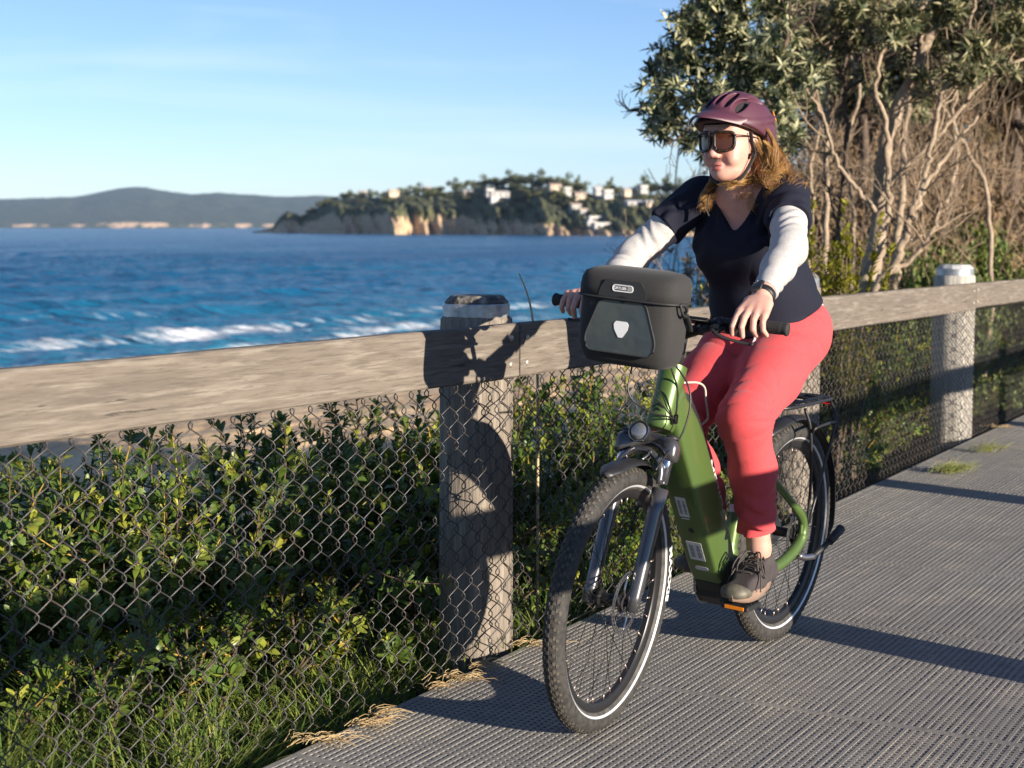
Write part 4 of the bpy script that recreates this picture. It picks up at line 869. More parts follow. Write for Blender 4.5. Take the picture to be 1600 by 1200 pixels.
def put_text(b, s, size, org, ux, uy, bold=0., fn=None, lift=.0006):
    V, T = text_mesh(s, size, bold)
    ux = np.asarray(ux, float); uy = np.asarray(uy, float); w = np.cross(ux, uy)
    P = np.asarray(org)+V[:, :1]*ux+V[:, 1:2]*uy+w*lift if fn is None else fn(V)
    b.add(P, (), T)
m_green = mat('frame_green', (.082, .140, .036), .38, .35, .5, coat=.35, var=[(900, (.12, .19, .055), .5)])
m_blk = mat('satin_black', (.018, .018, .02), .42); m_rub = mat('tyre_rubber', (.02, .0195, .019), .75, var=[(60, (.06, .055, .05), .6)], bump=[(300, .3, .001)])
m_knob = mat('tyre_tread', (.04, .037, .033), .85, var=[(40, (.12, .105, .085), .7)])
m_side = mat('tyre_sidewall', (.04, .038, .036), .7, var=[(40, (.10, .095, .085), .6)])
m_strip = mat('reflective_strip', (.62, .63, .66), .35, .3); m_white = mat('white_print', (.78, .78, .78), .5); m_rim = mat('rim_black', (.022, .022, .024), .35, .3)
m_spoke = mat('spoke', (.03, .03, .03), .3, .8); m_nip = mat('nipple', (.55, .42, .38), .35, .8); m_steel = mat('steel', (.45, .43, .43), .28, .95); m_hub = mat('hub_black', (.02, .02, .02), .35, .4)
m_chrome = mat('stanchion', (.62, .62, .68), .12, 1.); m_fork = mat('fork_grey', (.11, .11, .118), .27, .65, coat=.3); m_plast = mat('black_plastic', (.016, .016, .017), .55)
m_gripm = mat('grip_rubber', (.022, .021, .021), .8, bump=[(400, .5, .001)]); m_lens = mat('lamp_glass', (.22, .23, .25), .08, .5, coat=1.); m_red = mat('red_reflector', (.35, .012, .01), .25); m_org = mat('orange_reflector', (.75, .22, .01), .3)
m_cable = mat('cable', (.02, .018, .018), .4); m_cream = mat('cream_wire', (.55, .48, .40), .4); m_ink = mat('label_ink', (.10, .10, .11), .6); m_lab = mat('label_paper', (.66, .66, .66), .55); m_bgrey = mat('print_grey', (.50, .47, .50), .45)

def wheel(name, front, matrix):
    w = empty(name, (0, 0, 0), (0, 0, 0), bike); w.matrix_local = matrix   # geometry about the hub, axle along y
    Rc, rt = RO-.0305, .0295; nA = 120; ang = np.linspace(0, 2*np.pi, nA, endpoint=False)
    sec = [(-math.radians(d)) for d in range(0, 360, 15)]
    b = MB(); prof = [(Rc+rt*math.cos(t)*1.0, rt*math.sin(t)*.98) for t in np.linspace(0, 2*np.pi, 24, endpoint=False)]
    b.lathe(prof, axis=(0, 1, 0), n=nA, closed=True)
    k = MB(); n = 96; r_ = np.random.default_rng(3)
    for i in range(n):
        for (off, tilt, sz) in ((.004, .0, (.0105, .0075)), (-.004, .5, (.0105, .0075)), (.0135, .25, (.011, .0075)), (-.0135, .75, (.011, .0075)), (.0215, .0, (.009, .007)), (-.0215, .5, (.009, .007))):
            t = 2*np.pi*(i+tilt)/n; phi = off/rt*1.02; rr = Rc+(rt+.0002)*math.cos(phi); y = (rt+.0002)*math.sin(phi)
            er = np.array([math.cos(t), 0, math.sin(t)]); et = np.array([-math.sin(t), 0, math.cos(t)]); nn = er*math.cos(phi)+np.array([0, 1, 0])*math.sin(phi); bb = np.cross(nn, et)
            k.a = r_.random(); k.box(er*rr+np.array([0, y, 0]), (sz[0], sz[1], .0030), np.stack([et, bb, nn], 1))
    ty = b.build('tyre', m_rub, w)
    k.build('tread', m_knob, w, False)
    s = MB()
    for sg in (1, -1):
        s.lathe([(Rc-rt*.98, sg*.0142), (Rc-rt*.80, sg*.0205), (Rc-.006, sg*.0281), (Rc+.009, sg*.0272), (Rc+.0125, sg*.0245)], axis=(0, 1, 0), n=nA)
    s.build('sidewall', m_side, w)
    s = MB()
    for sg in (1, -1): s.lathe([(Rc-.0205, sg*.0222), (Rc-.0185, sg*.0238), (Rc-.0145, sg*.0258)], axis=(0, 1, 0), n=nA)
    s.build('reflective_strip', m_strip, w)
    # writing on the tyre wall
    tx = MB(); Rt = Rc-.0005
    def wrap(c0, flip):
        def fn(V):
            th = c0+V[:, 0]/Rt*flip; rr = Rt+V[:, 1]*.62; y = .0312*np.ones(len(V))-np.clip(np.abs(V[:, 1])*.62-.004, 0, 1)*.12
            return np.stack([rr*np.cos(th), y*flip, rr*np.sin(th)], 1)
        return fn
    if front:
        put_text(tx, 'MAXXIS', .047, None, (1, 0, 0), (0, 0, 1), .0016, wrap(R(178), 1.))
        pass
        tx.build('tyre_lettering', m_white, w, False)
    rb = MB(); rb.lathe([(.302, .0125), (.311, .0135), (.3125, .0118), (.3125, -.0118), (.311, -.0135), (.302, -.0125), (.288, -.010), (.2845, -.006), (.2845, .006), (.288, .010)], axis=(0, 1, 0), n=nA, closed=True)
    rb.build('rim', m_rim, w, sharp=40)
    hb = MB(); hw = .05 if front else .062
    hb.lathe([(.0005, hw), (.010, hw), (.012, hw-.012), (.028 if front else .034, hw-.014), (.030 if front else .036, hw-.018), (.016, hw-.024), (.016, -hw+.024), (.026, -hw+.020), (.026, -hw+.014), (.010, -hw+.010), (.010, -hw), (.0005, -hw)], axis=(0, 1, 0), n=24)
    hb.build('hub', m_hub, w, sharp=35)
    sp_ = MB(); np_ = MB(); ns = 32
    for i in range(ns):
        sd = 1 if i % 2 == 0 else -1; t = 2*np.pi*i/ns; lead = (1 if (i//2) % 2 == 0 else -1)*R(62)
        p1 = np.array([.284*math.cos(t), sd*.003, .284*math.sin(t)]); hr = .026; p0 = np.array([hr*math.cos(t+lead), sd*(hw-.017), hr*math.sin(t+lead)])
        sp_.tube([p0, (p0+p1)/2, p1], .00105, 5); np_.tube([p1+(p0-p1)*.055, p1], [.0022, .0026], 6)
    sp_.build('spokes', m_spoke, w); np_.build('spoke_nipples', m_nip, w)
    # brake disc on the left: rim ring with windows and six arms
    d = MB(); yd = hw-.006; R1 = .088; 
    d.lathe([(R1, yd-.001), (R1, yd+.001), (R1-.004, yd+.001), (R1-.004, yd-.001)], axis=(0, 1, 0), n=64, closed=True)
    d.lathe([(R1-.012, yd-.001), (R1-.012, yd+.001), (R1-.016, yd+.001), (R1-.016, yd-.001)], axis=(0, 1, 0), n=64, closed=True)
    d.lathe([(.026, yd-.001), (.026, yd+.001), (.020, yd+.001), (.020, yd-.001)], axis=(0, 1, 0), n=24, closed=True)
    for i in range(36):
        t = 2*np.pi*i/36; c = np.array([math.cos(t), 0, math.sin(t)])*(R1-.008)+np.array([0, yd, 0]); t2 = t+.6
        d.box(c, (.0105, .0019, .0035), np.stack([[math.cos(t2), 0, math.sin(t2)], [0, 1, 0], [-math.sin(t2), 0, math.cos(t2)]], 1))
    for i in range(6):
        t = 2*np.pi*i/6; P = [np.array([q*math.cos(t+f), yd, q*math.sin(t+f)]) for q, f in ((.023, 0), (.045, .18), (R1-.014, .5))]; d.tube(smooth_path(P, 4), .0028, 4, True, False, .35)
    d.build('brake_disc', m_steel, w, sharp=30)
    if not front:
        cs = MB(); 
        for i in range(9): cs.lathe([(.020+.0032*i, -.022-.0042*(8-i)*.62), (.020+.0032*i, -.0235-.0042*(8-i)*.62), (.012, -.0235-.0042*(8-i)*.62), (.012, -.022-.0042*(8-i)*.62)], axis=(0, 1, 0), n=28, closed=True)
        cs.build('cassette', m_steel, w, False)
    return w
wheel('rear_wheel', False, Matrix.Translation((0, 0, RO)) @ Matrix.Rotation(R(17), 4, 'Y'))
wheel('front_wheel', True, STEER @ Matrix.Translation(Vector(AX)))

def loft(b, secs, cap=True):
    "secs: list of (n,3) rings with equal point counts"
    n = len(secs[0]); m = len(secs); V = np.vstack(secs); i = np.arange(m-1)[:, None]; j = np.arange(n)[None]
    Q = np.stack([i*n+j, i*n+(j+1) % n, (i+1)*n+(j+1) % n, (i+1)*n+j], -1).reshape(-1, 4); T = []
    if cap:
        V = np.vstack([V, secs[0].mean(0), secs[-1].mean(0)]); k = np.arange(n); k2 = (k+1) % n
        T = np.vstack([np.stack([np.full(n, m*n), k2, k], 1), np.stack([np.full(n, m*n+1), (m-1)*n+k, (m-1)*n+k2], 1)])
    return b.add(V, Q, T)
def rrect(hx, hy, ch, n=3, p=None):
    "rounded rectangle outline"
    out = []
    for (sx, sy, a0) in ((1, 1, 0), (-1, 1, 90), (-1, -1, 180), (1, -1, 270)):
        for k in range(n+1): t = R(a0+90*k/n); out.append((sx*(hx-ch)+ch*math.cos(t), sy*(hy-ch)+ch*math.sin(t)))
    return np.array(out)
def ring(c, ux, uy, poly): return np.asarray(c)+poly[:, :1]*np.asarray(ux)+poly[:, 1:]*np.asarray(uy)
# frame: one welded body
fb = MB(); Y_ = np.array([0, 1., 0])
HT = S0+HU*.50; HT2 = S0+HU*.685           # head tube bottom and top
PN = np.array([HU[2], 0, -HU[0]])          # forward normal of the head tube
fb.lathe([(.0005, -.002), (.036, -.002), (.040, .004), (.0405, .02), (.037, .045), (.0365, .11), (.040, .165), (.040, .185), (.034, .188), (.0005, .188)], HT, HU, 32)
D0 = HT+HU*.085-PN*.02; D1 = np.array([.505, 0, .335]); DD = unit(D1-D0); DNn = np.array([-DD[2], 0, DD[0]]); DNn = DNn if DNn[0] > 0 else -DNn
LD = np.linalg.norm(D1-D0)
secs = []
for t, hy, hn0, hn1, ch in ((0, .038, -.045, .044, .022), (.07, .043, -.055, .050, .02), (.16, .047, -.062, .056, .016), (.25, .049, -.064, .060, .012), (.40, .050, -.064, .062, .010), (.75, .050, -.064, .062, .010), (.92, .050, -.062, .061, .011), (1.0, .049, -.058, .057, .014), (1.03, .038, -.045, .035, .014)):
    p = rrect((hn1-hn0)/2, hy, ch, 3); p[:, 0] += (hn0+hn1)/2
    secs.append(ring(D0+DD*LD*t, DNn, Y_, p))
loft(fb, secs)
# cheeks that blend the head tube into the down tube
for sg in (1, -1): fb.ell(HT+HU*.07-PN*.035+Y_*sg*.018, (.055, .022, .07), np.stack([PN, Y_, HU], 1), 18, 11)
BB = np.array([.447, 0, .292])
fb.tube(smooth_path([BB+np.array([-.035, 0, .05]), np.array([.395, 0, .42]), np.array([.352, 0, .56]), np.array([.245, 0, .845])], 6), [.030]*4+[.0245]*6+[.0195]*9, 18)
for sg in (1, -1):
    fb.tube(smooth_path([np.array([.36, sg*.035, .285]), np.array([.27, sg*.055, .282]), np.array([.14, sg*.068, .300]), np.array([.045, sg*.074, .335]), np.array([.005, sg*.076, .375]), np.array([.015, sg*.074, .43]), np.array([.10, sg*.062, .50]), np.array([.215, sg*.045, .585]), np.array([.322, sg*.018, .672])], 6), [.021]*6+[.019]*18+[.016]*10+[.0125]*15, 12)
    fb.box((-.002, sg*.076, .375), (.05, .012, .07), bevel=.004)
fb.tube([np.array([.255, -.05, .60]), np.array([.255, .05, .60])], .010, 8); fb.tube([np.array([.30, -.055, .283]), np.array([.30, .055, .283])], .014, 8)
fb.build('frame', m_green, bike, sharp=32)
# dark battery cover on the upper face of the down tube
bt = MB(); secs = []
for t, hy, h in ((.02, .018, .010), (.06, .027, .024), (.2, .0335, .030), (.9, .0335, .030), (.97, .030, .022), (1.0, .022, .008)):
    p = rrect(h*.5+.004, hy, min(.008, h*.4), 2); p[:, 0] += -.060-h*.5+.006; secs.append(ring(D0+DD*LD*t, DNn, Y_, p))
loft(bt, secs); bt.build('battery_cover', m_blk, bike, sharp=35)
tx = MB(); put_text(tx, 'MERIDA', .044, D0+DD*LD*.60-DNn*.076+Y_*.0352, DD*1.5, -DNn*.62, .0012); tx.build('lettering', m_bgrey, bike, False)
# motor
mb = MB(); secs = []
prof = np.array([(.075, .00), (.066, .045), (.030, .075), (-.02, .078), (-.062, .05), (-.085, .0), (-.075, -.045), (-.03, -.072), (.03, -.072), (.066, -.045)])
for y, k in ((-.062, .60), (-.058, .86), (-.045, 1.), (.045, 1.), (.058, .88), (.063, .62)): secs.append(np.stack([BB[0]+.012+prof[:, 0]*k, np.full(10, y), BB[2]+.002+prof[:, 1]*k], 1))
loft(mb, secs); mb.build('motor', m_plast, bike, sharp=25)
mc = MB(); mc.lathe([(.0005, .010), (.042, .009), (.050, .004), (.051, 0)], (BB[0]+.005, .0615, BB[2]), (0, 1, 0), 32); mc.lathe([(.0005, .006), (.012, .006), (.014, .004)], (BB[0], .0715, BB[2]), (0, 1, 0), 20); mc.build('motor_cap', m_fork, bike, sharp=30)
# skid plate under the lower end of the down tube
sk = MB(); secs = []
for t, hy, h in ((.985, .036, .03), (1.0, .045, .055), (1.10, .043, .052), (1.17, .036, .04)):
    p = rrect(h, hy, .012, 2); secs.append(ring(D0+DD*LD*t+DNn*.004, DNn, Y_, p))
loft(sk, secs); sk.build('skid_plate', m_plast, bike, sharp=30)
# stickers on the front and left faces of the down tube
def sticker(t, yc, w, h, tilt=0, bars=True, seed=0):
    c = D0+DD*LD*t+DNn*.0626+Y_*yc; o = MB().box(c, (h, w, .0008), np.stack([DD, Y_, np.cross(DD, Y_)], 1)).build('sticker', m_lab, bike, False)
    if bars:
        r = np.random.default_rng(seed); b = MB()
        for k in range(2 if w > .03 else 1):
            y0 = yc-w*.22+(k*w*.46 if w > .03 else w*.2); 
            for i in range(14): b.box(c+DD*(h*(-.32+.64*i/13))+Y_*(y0-yc)+DNn*.0007, (h*.012*r.uniform(1, 2.6), w*(.26 if k == 0 else .30*r.uniform(.5, 1)), .0005), np.stack([DD, Y_, np.cross(DD, Y_)], 1))
        b.build('sticker_print', m_ink, o, False)
sticker(.53, -.008, .034, .078, 0, True, 1); sticker(.80, -.004, .05, .075, 0, True, 2)
sticker(.60, -.008, .026, .004, 0, False); b = MB(); b.lathe([(.0005, .003), (.007, .0026), (.0095, 0)], D0+DD*LD*.67+DNn*.062+Y_*.0, DNn, 18); b.build('bolt', m_plast, bike)
b = MB(); pl = rrect(.008, .022, .0075, 4); b.prism(pl, 0, .0007, D0+DD*LD*.91+DNn*.0612+Y_*.0, DD, np.cross(DNn, DD)); b.build('badge_outline', m_bgrey, bike, False)
# head badge: two dark chevrons
b = MB()
for k, (w, h0) in enumerate(((.020, .064), (.013, .050))):
    for sg in (1, -1):
        P = []
        for f in np.linspace(0, 1, 5):
            a = sg*f*w/.037; P.append(HT+HU*(h0-f*w*.62+.002)+PN*math.cos(a)*.0376+Y_*math.sin(a)*.0376)
        b.tube(P, [.0032]*4+[.0015], 6, True, False, .4)
b.build('head_badge', m_plast, bike)
st_o = un_bike(1143, 828, .0); MBs = MB(); MBs.tube([np.array([.371, 0, .488]), np.array([.364, 0, .512])], .0262, 18, False); MBs.build('seat_tube_sticker', m_lab, bike)
b = MB(); pts = [(-.010, .010), (-.006, .006), (.006, .006), (.010, .010), (.009, 0), (.004, -.009), (-.004, -.009), (-.009, 0)]; b.prism(pts, 0, .001, np.array([.338+.0226*.72, .0226*.69, .602]), (-.66, .70, .26), (-.30, .1, .95)); b.build('seat_tube_emblem', m_lab, bike, False)
# saddle and post
MB().tube([np.array([.25, 0, .835]), np.array([.205, 0, .935])], .0155, 16).build('seat_post', m_blk, bike)
sb = MB(); secs = []
for x, hy, z, h in ((.03, .05, .968, .018), (.045, .078, .972, .022), (.09, .09, .972, .024), (.14, .078, .968, .024), (.19, .045, .965, .022), (.25, .026, .964, .02), (.30, .02, .958, .018), (.315, .012, .952, .01)):
    p = rrect(hy, h, h*.8, 3); secs.append(np.stack([np.full(len(p), x), p[:, 0], z+p[:, 1]], 1))
loft(sb, secs); sb.build('saddle', m_blk, bike)
# fork (turned with the bars): crown, stanchions, lowers
def S_(o): o.matrix_local = STEER; return o
def legp(y, t): return AX+HU*t+np.array([0, y, 0])
fk = MB()
for sg in (1, -1):
    y = sg*.066; P = [legp(y, -.02), legp(y, .02), legp(y, .12), legp(y, .26), legp(y, .325)]; fk.tube(P, [.017, .019, .0205, .022, .0235], 18)
    fk.box(legp(sg*.062, 0)+HU*-.005, (.030, .016, .045), np.stack([PN, Y_, HU], 1), .005)
arch = [legp(.066, .335)+PN*.018, legp(.060, .385)+PN*.024, legp(.03, .415)+PN*.026, legp(0, .422)+PN*.026, legp(-.03, .415)+PN*.026, legp(-.060, .385)+PN*.024, legp(-.066, .335)+PN*.018]
fk.tube(smooth_path(arch, 4), .010, 8)
S_(fk.build('fork_lower', m_fork, bike))
for sg in (1, -1): S_(MB().tube([legp(sg*.066, .34), legp(sg*.066, .455)], .0165, 20).build('stanchion', m_chrome, bike))
cr = MB(); secs = []
for y, hx, hz, dz, dx in ((-.093, .016, .018, -.018, 0), (-.085, .026, .030, -.012, 0), (-.066, .0285, .034, -.006, 0), (-.04, .024, .026, .006, -.012), (-.018, .036, .022, .014, -.030), (.018, .036, .022, .014, -.030), (.04, .024, .026, .006, -.012), (.066, .0285, .034, -.006, 0), (.085, .026, .030, -.012, 0), (.093, .016, .018, -.018, 0)):
    p = rrect(hx, hz, min(hx, hz)*.7, 3); secs.append(ring(legp(y, .445)+HU*dz+PN*dx, PN, HU, p))
loft(cr, secs); S_(cr.build('fork_crown', m_fork, bike))
for sg in (1, -1): S_(MB().lathe([(.0005, .006), (.015, .006), (.0185, .001), (.0185, -.004)], legp(sg*.066, .471), HU, 20).build('crown_cap', m_plast, bike))
# brake caliper on the left leg
bc = MB(); bc.box(legp(.052, .075)-PN*.045, (.042, .03, .07), np.stack([PN, Y_, HU], 1), .008); bc.box(legp(.062, .075)-PN*.02, (.03, .012, .05), np.stack([PN, Y_, HU], 1), .004); S_(bc.build('brake_caliper', m_plast, bike))
ax_ = MB(); ax_.lathe([(.0005, .083), (.008, .083), (.011, .078), (.011, .07)], AX, (0, 1, 0), 18); ax_.lathe([(.011, -.07), (.011, -.078), (.008, -.084), (.0005, -.084)], AX, (0, 1, 0), 18); S_(ax_.build('axle', m_plast, bike))
# mudguards
def guard(cx, cz, rad, a0, a1, w, seg=36, tap=True):
    b = MB(); A_ = np.linspace(R(a0), R(a1), seg); secs = []
    for i, t in enumerate(A_):
        k = 1 if not tap else min(1, .35+min(i, seg-1-i)*.22); er = np.array([math.cos(t), 0, math.sin(t)]); pts = []
        for f in np.linspace(-1, 1, 9): pts.append(np.array([cx, 0, cz])+er*(rad-.010*(f*f)*1.25)+Y_*f*w*k)
        for f in np.linspace(1, -1, 9): pts.append(np.array([cx, 0, cz])+er*(rad-.0022-.010*(f*f)*1.25)+Y_*f*w*k*.97)
        secs.append(np.array(pts))
    loft(b, secs); return b
guard(0, RO, .396, 62, 196, .034).build('rear_mudguard', m_blk, bike)
S_(guard(AX[0], AX[2], .392, 72, 118, .036, 18).build('front_mudguard', m_blk, bike))
ms = MB()
for sg in (1, -1): ms.tube(smooth_path([legp(sg*.02, .43)+PN*.02, legp(sg*.030, .405)+PN*.055, legp(sg*.024, .385)+PN*.075], 5), .0032, 6)
S_(ms.build('mudguard_stay', m_steel, bike))
# headlamp in front of the crown
lc = un_bike(990, 675, .0); lc = legp(-.006, .462)+PN*.066
LH = unit(PN*.92+np.array([0, 0, -.02])); hl = MB(); hl.lathe([(.0005, -.045), (.014, -.044), (.023, -.028), (.0285, -.008), (.030, .004), (.0295, .010), (.0262, .010), (.0262, .002)], lc, LH, 28); hl.box(lc-LH*.045-HU*.004, (.035, .022, .02), np.stack([PN, Y_, HU], 1), .004)
S_(hl.build('headlamp', m_plast, bike, sharp=40))
g = MB(); g.lathe([(.0262, .004), (.022, .0095), (.012, .0128), (.0005, .0135)], lc, LH, 24); gl = g.build('headlamp_glass', m_lens, bike); S_(gl)
g = MB(); g.box(lc+LH*.006+HU*.006, (.010, .030, .006), np.stack([LH, Y_, HU], 1), .002); g.lathe([(.0262, .0085), (.0290, .0105), (.0300, .007)], lc, LH, 28); S_(g.build('headlamp_bezel', m_chrome, bike))
# handlebar, stem, grips, levers
SH = S0+HU*.735; ST = S0+HU*.80; BC = np.array([.955, 0, 1.092])
sm = MB(); sm.tube([HT2, SH, ST], [.0225, .0225, .020], 18); sm.tube([ST-HU*.012, BC], [.019, .018], 16); sm.tube([BC-Y_*.026, BC+Y_*.026], .0215, 18); S_(sm.build('stem', m_plast, bike))
def barp(s): return np.array([.958-.05*abs(s)**1.3*(1 if abs(s) > .02 else 0)*1.1-.0, s, 1.092+.052*min(1, max(0, (abs(s)-.05)/.12))])
bp_ = [barp(s) for s in np.linspace(-.345, .345, 41)]
S_(MB().tube(bp_, .0112, 14).build('handlebar', m_blk, bike))
for sg in (1, -1):
    gp = [barp(sg*s) for s in (.212, .216, .22, .335, .340, .348, .352)]
    b = MB(); b.tube(gp, [.0155, .0185, .0168, .0165, .0165, .0192, .0175], 20)
    for k in range(26):
        q = barp(sg*(.224+k*.0042)); q2 = barp(sg*(.2255+k*.0042)); b.tube([q, q2], .0174, 16)
    S_(b.build('grip', m_gripm, bike))
    lv = MB(); c = barp(sg*.155); lv.tube([barp(sg*.148), barp(sg*.168)], .0165, 14); lv.box(c+np.array([.022, sg*.01, -.012]), (.05, .034, .024), bevel=.008)
    lv.tube(smooth_path([c+np.array([.042, sg*.0, -.012]), c+np.array([.062, sg*.02, -.022]), c+np.array([.055, sg*.06, -.034]), c+np.array([.043, sg*.105, -.040]), c+np.array([.046, sg*.122, -.039])], 5), [.006]*18+[.0055, .007, .006], 8, True, False, .6); S_(lv.build('brake_lever', m_plast, bike))
    sh = MB(); c = barp(sg*.19); sh.box(c+np.array([-.012, 0, -.02]), (.038, .034, .026), bevel=.008); sh.tube([c+np.array([-.02, 0, -.03]), c+np.array([-.045, sg*.012, -.035])], .005, 8); S_(sh.build('shift_lever', m_plast, bike))
dm = MB(); c = barp(.105); dm.box(c+np.array([.004, 0, .022]), (.050, .064, .012), np.stack([unit([1, 0, .35]), Y_, unit([-.35, 0, 1])], 1), .004); dm.tube([c+Y_*-.012, c+Y_*.012], .0175, 14); dm.tube([barp(.06), barp(.13)], .0155, 12); S_(dm.build('display', m_plast, bike))
# rack
rk = MB(); zr_ = .808
for sg in (1, -1):
    rk.tube(smooth_path([np.array([.205, sg*.012, zr_-.005]), np.array([.165, sg*.056, zr_]), np.array([.10, sg*.066, zr_]), np.array([-.10, sg*.066, zr_]), np.array([-.18, sg*.064, zr_]), np.array([-.21, sg*.03, zr_]), np.array([-.212, 0, zr_])], 5), .0062, 8)
    rk.tube(smooth_path([np.array([.0, sg*.088, .405]), np.array([.008, sg*.092, .55]), np.array([.03, sg*.088, .72]), np.array([.05, sg*.070, zr_-.01])], 5), .0055, 8)
    rk.tube(smooth_path([np.array([-.012, sg*.088, .41]), np.array([-.085, sg*.098, .60]), np.array([-.150, sg*.100, .745]), np.array([-.165, sg*.070, zr_-.004])], 5), .0055, 8)
    rk.tube(smooth_path([np.array([.025, sg*.089, .715]), np.array([.03, sg*.104, .735]), np.array([-.06, sg*.108, .742]), np.array([-.145, sg*.101, .738])], 5), .005, 8)
    rk.box((-.02, sg*.038, zr_+.004), (.33, .018, .008), bevel=.003)
for x in (.15, .07, -.03, -.12, -.19): rk.tube([np.array([x, -.066, zr_]), np.array([x, .066, zr_])], .005, 8)
rk.build('rear_rack', m_blk, bike)
tl = MB(); tl.box((-.222, 0, zr_-.012), (.016, .105, .026), bevel=.005); tl.build('tail_light', m_red, bike); 
# kickstand, folded up
kp = [np.array([.055, .088, .312]), np.array([.03, .098, .302]), np.array([-.02, .112, .300])]
MB().tube(smooth_path(kp, 4), .011, 8).build('kickstand_bracket', m_steel, bike)
ks = MB(); ks.tube([np.array([-.015, .112, .302]), np.array([-.07, .118, .318]), np.array([-.13, .124, .340])], [.0095, .0095, .0105], 10); ks.tube([np.array([-.118, .1235, .335]), np.array([-.20, .130, .368])], [.0145, .0155], 10); ks.build('kickstand', m_plast, bike)
# drive train
def pedal(cx, y, cz, name):
    o = MB(); o.box((cx, y, cz), (.095, .09, .016), bevel=.004)
    for k in range(4):
        for sg in (1, -1): o.box((cx-.036+k*.024, y+sg*.035, cz+.010), (.004, .008, .006))
    p = o.build(name, m_plast, bike, False)
    for sg in (1, -1): MB().box((cx+sg*.0485, y, cz), (.003, .062, .011), bevel=.001).build('reflector', m_org, p, False)
LP = np.array([.613, 0, .272]); RP = 2*BB-LP
for sg, P in ((1, LP), (-1, RP)):
    c = MB(); c.tube([BB+Y_*sg*.082, (BB+P)/2+Y_*sg*.088, P+Y_*sg*.090], [.017, .012, .014], 12, True, False, .7); c.tube([P+Y_*sg*.084, P+Y_*sg*.12], .008, 8); c.tube([BB+Y_*sg*.06, BB+Y_*sg*.09], .014, 12); c.build('crank_arm', m_blk, bike)
    pedal(P[0], sg*.148, P[2], 'pedal')
cw = MB(); cw.lathe([(.082, -.048), (.085, -.046), (.082, -.044), (.060, -.044), (.060, -.048)], BB, (0, 1, 0), 44, True)
for k in range(5): t = k*1.2566; cw.tube([BB+np.array([0, -.046, 0]), BB+np.array([.066*math.cos(t), -.046, .066*math.sin(t)])], .006, 6)
cw.build('chainring', m_steel, bike, False)
ch = []
for t in np.linspace(-90, 90, 16): ch.append(BB+np.array([.084*math.cos(R(t)), -.046, .084*math.sin(R(t))]))
for t in np.linspace(90, 270, 14): ch.append(np.array([0, -.046, RO])+np.array([.042*math.cos(R(t)), 0, .042*math.sin(R(t))]))
P = []
for i in range(len(ch)):
    p, q = ch[i], ch[(i+1) % len(ch)]; n = max(1, int(np.linalg.norm(q-p)/.012))
    for k in range(n): P.append(p+(q-p)*k/n)
cb = MB()
for i in range(len(P)):
    p, q = P[i], P[(i+1) % len(P)]; d = unit(q-p); cb.box((p+q)/2, (np.linalg.norm(q-p)*1.05, .0065 if i % 2 else .0045, .007), np.stack([d, Y_, np.cross(d, Y_)], 1))
cb.build('chain', m_steel, bike, False)
# wires and hoses
def hose(name, pts, r=.0026, m=None):
    P = [un_bike(x, y, c) for (x, y, c) in pts]; return MB().tube(smooth_path(P, 7), r, 7).build(name, m or m_cable, bike)
hose('cable', [(990, 560, .02), (984, 590, .02), (981, 606, .02), (986, 622, .03), (1000, 634, .045), (1020, 645, .055), (1040, 650, .055), (1056, 655, .05)])
hose('cable', [(1044, 560, .04), (1052, 585, .05), (1058, 605, .055), (1058, 630, .055), (1056, 652, .05)])
hose('cable', [(1012, 608, .045), (1026, 610, .05), (1036, 620, .052), (1042, 636, .052), (1050, 650, .05)], .002)
hose('cable', [(1010, 616, .045), (1024, 622, .05), (1036, 634, .052), (1048, 650, .05)], .002)
hose('brake_hose', [(1048, 562, .05), (1062, 580, .06), (1074, 600, .07), (1079, 625, .08), (1074, 655, .085), (1062, 685, .085), (1040, 712, .082), (1024, 735, .080)], .0028)
hose('brake_hose', [(987, 622, .0), (972, 640, .0), (960, 658, -.02), (952, 685, -.04), (952, 705, -.05)], .0026)
hose('lamp_wire', [(1040, 645, .05), (1041, 660, .05), (1032, 672, .03), (1010, 676, .0)], .0016)
b = MB(); c = un_bike(1056, 655, .052); b.box(c, (.016, .010, .028), bevel=.003); b.build('cable_port', m_plast, bike)
b = MB(); P = [un_bike(x, y, -.02) for (x, y) in ((1068, 598), (1090, 598), (1101, 606), (1103, 625), (1106, 648), (1104, 657), (1090, 668))]; b.tube(smooth_path(P, 4), .0034, 8); b.build('bottle_cage', m_cream, bike)

# ------------------------------------------------------------------ handlebar bag
bag = empty('handlebar_bag', BO, BM.to_euler()); bag.matrix_world = Matrix.Translation(BO) @ BM.to_4x4() @ STEER @ Matrix.Translation((0, -.020, .006))
tag(bag, 'black handlebar bag with clear map window and white emblem hung before the bars', 'bag')
m_bag = mat('bag_fabric', (.016, .0157, .016), .85, var=[(700, (.038, .036, .035), .8, .45, .62)], bump=[(700, .35, .0008), (9, .25, .006)], sheen=.06)
m_bagt = mat('bag_trim', (.022, .023, .025), .65); m_win = mat('map_window', (.040, .055, .065), .34, .0, .5, coat=.25, var=[(6, (.062, .075, .072), .9, .42, .62)], bump=[(5, .6, .02)])
def sup(hx, hy, n=40, e=5.):
    t = np.linspace(0, 2*np.pi, n, endpoint=False); c, s = np.cos(t), np.sin(t); return np.stack([hx*np.sign(c)*np.abs(c)**(2/e), hy*np.sign(s)*np.abs(s)**(2/e)], 1)
BX = 1.125
def bsec(z, hx, hy, dx=0., e=3.9): p = sup(hx, hy, 48, e); return np.stack([BX+dx+p[:, 0], p[:, 1], np.full(len(p), z)], 1)
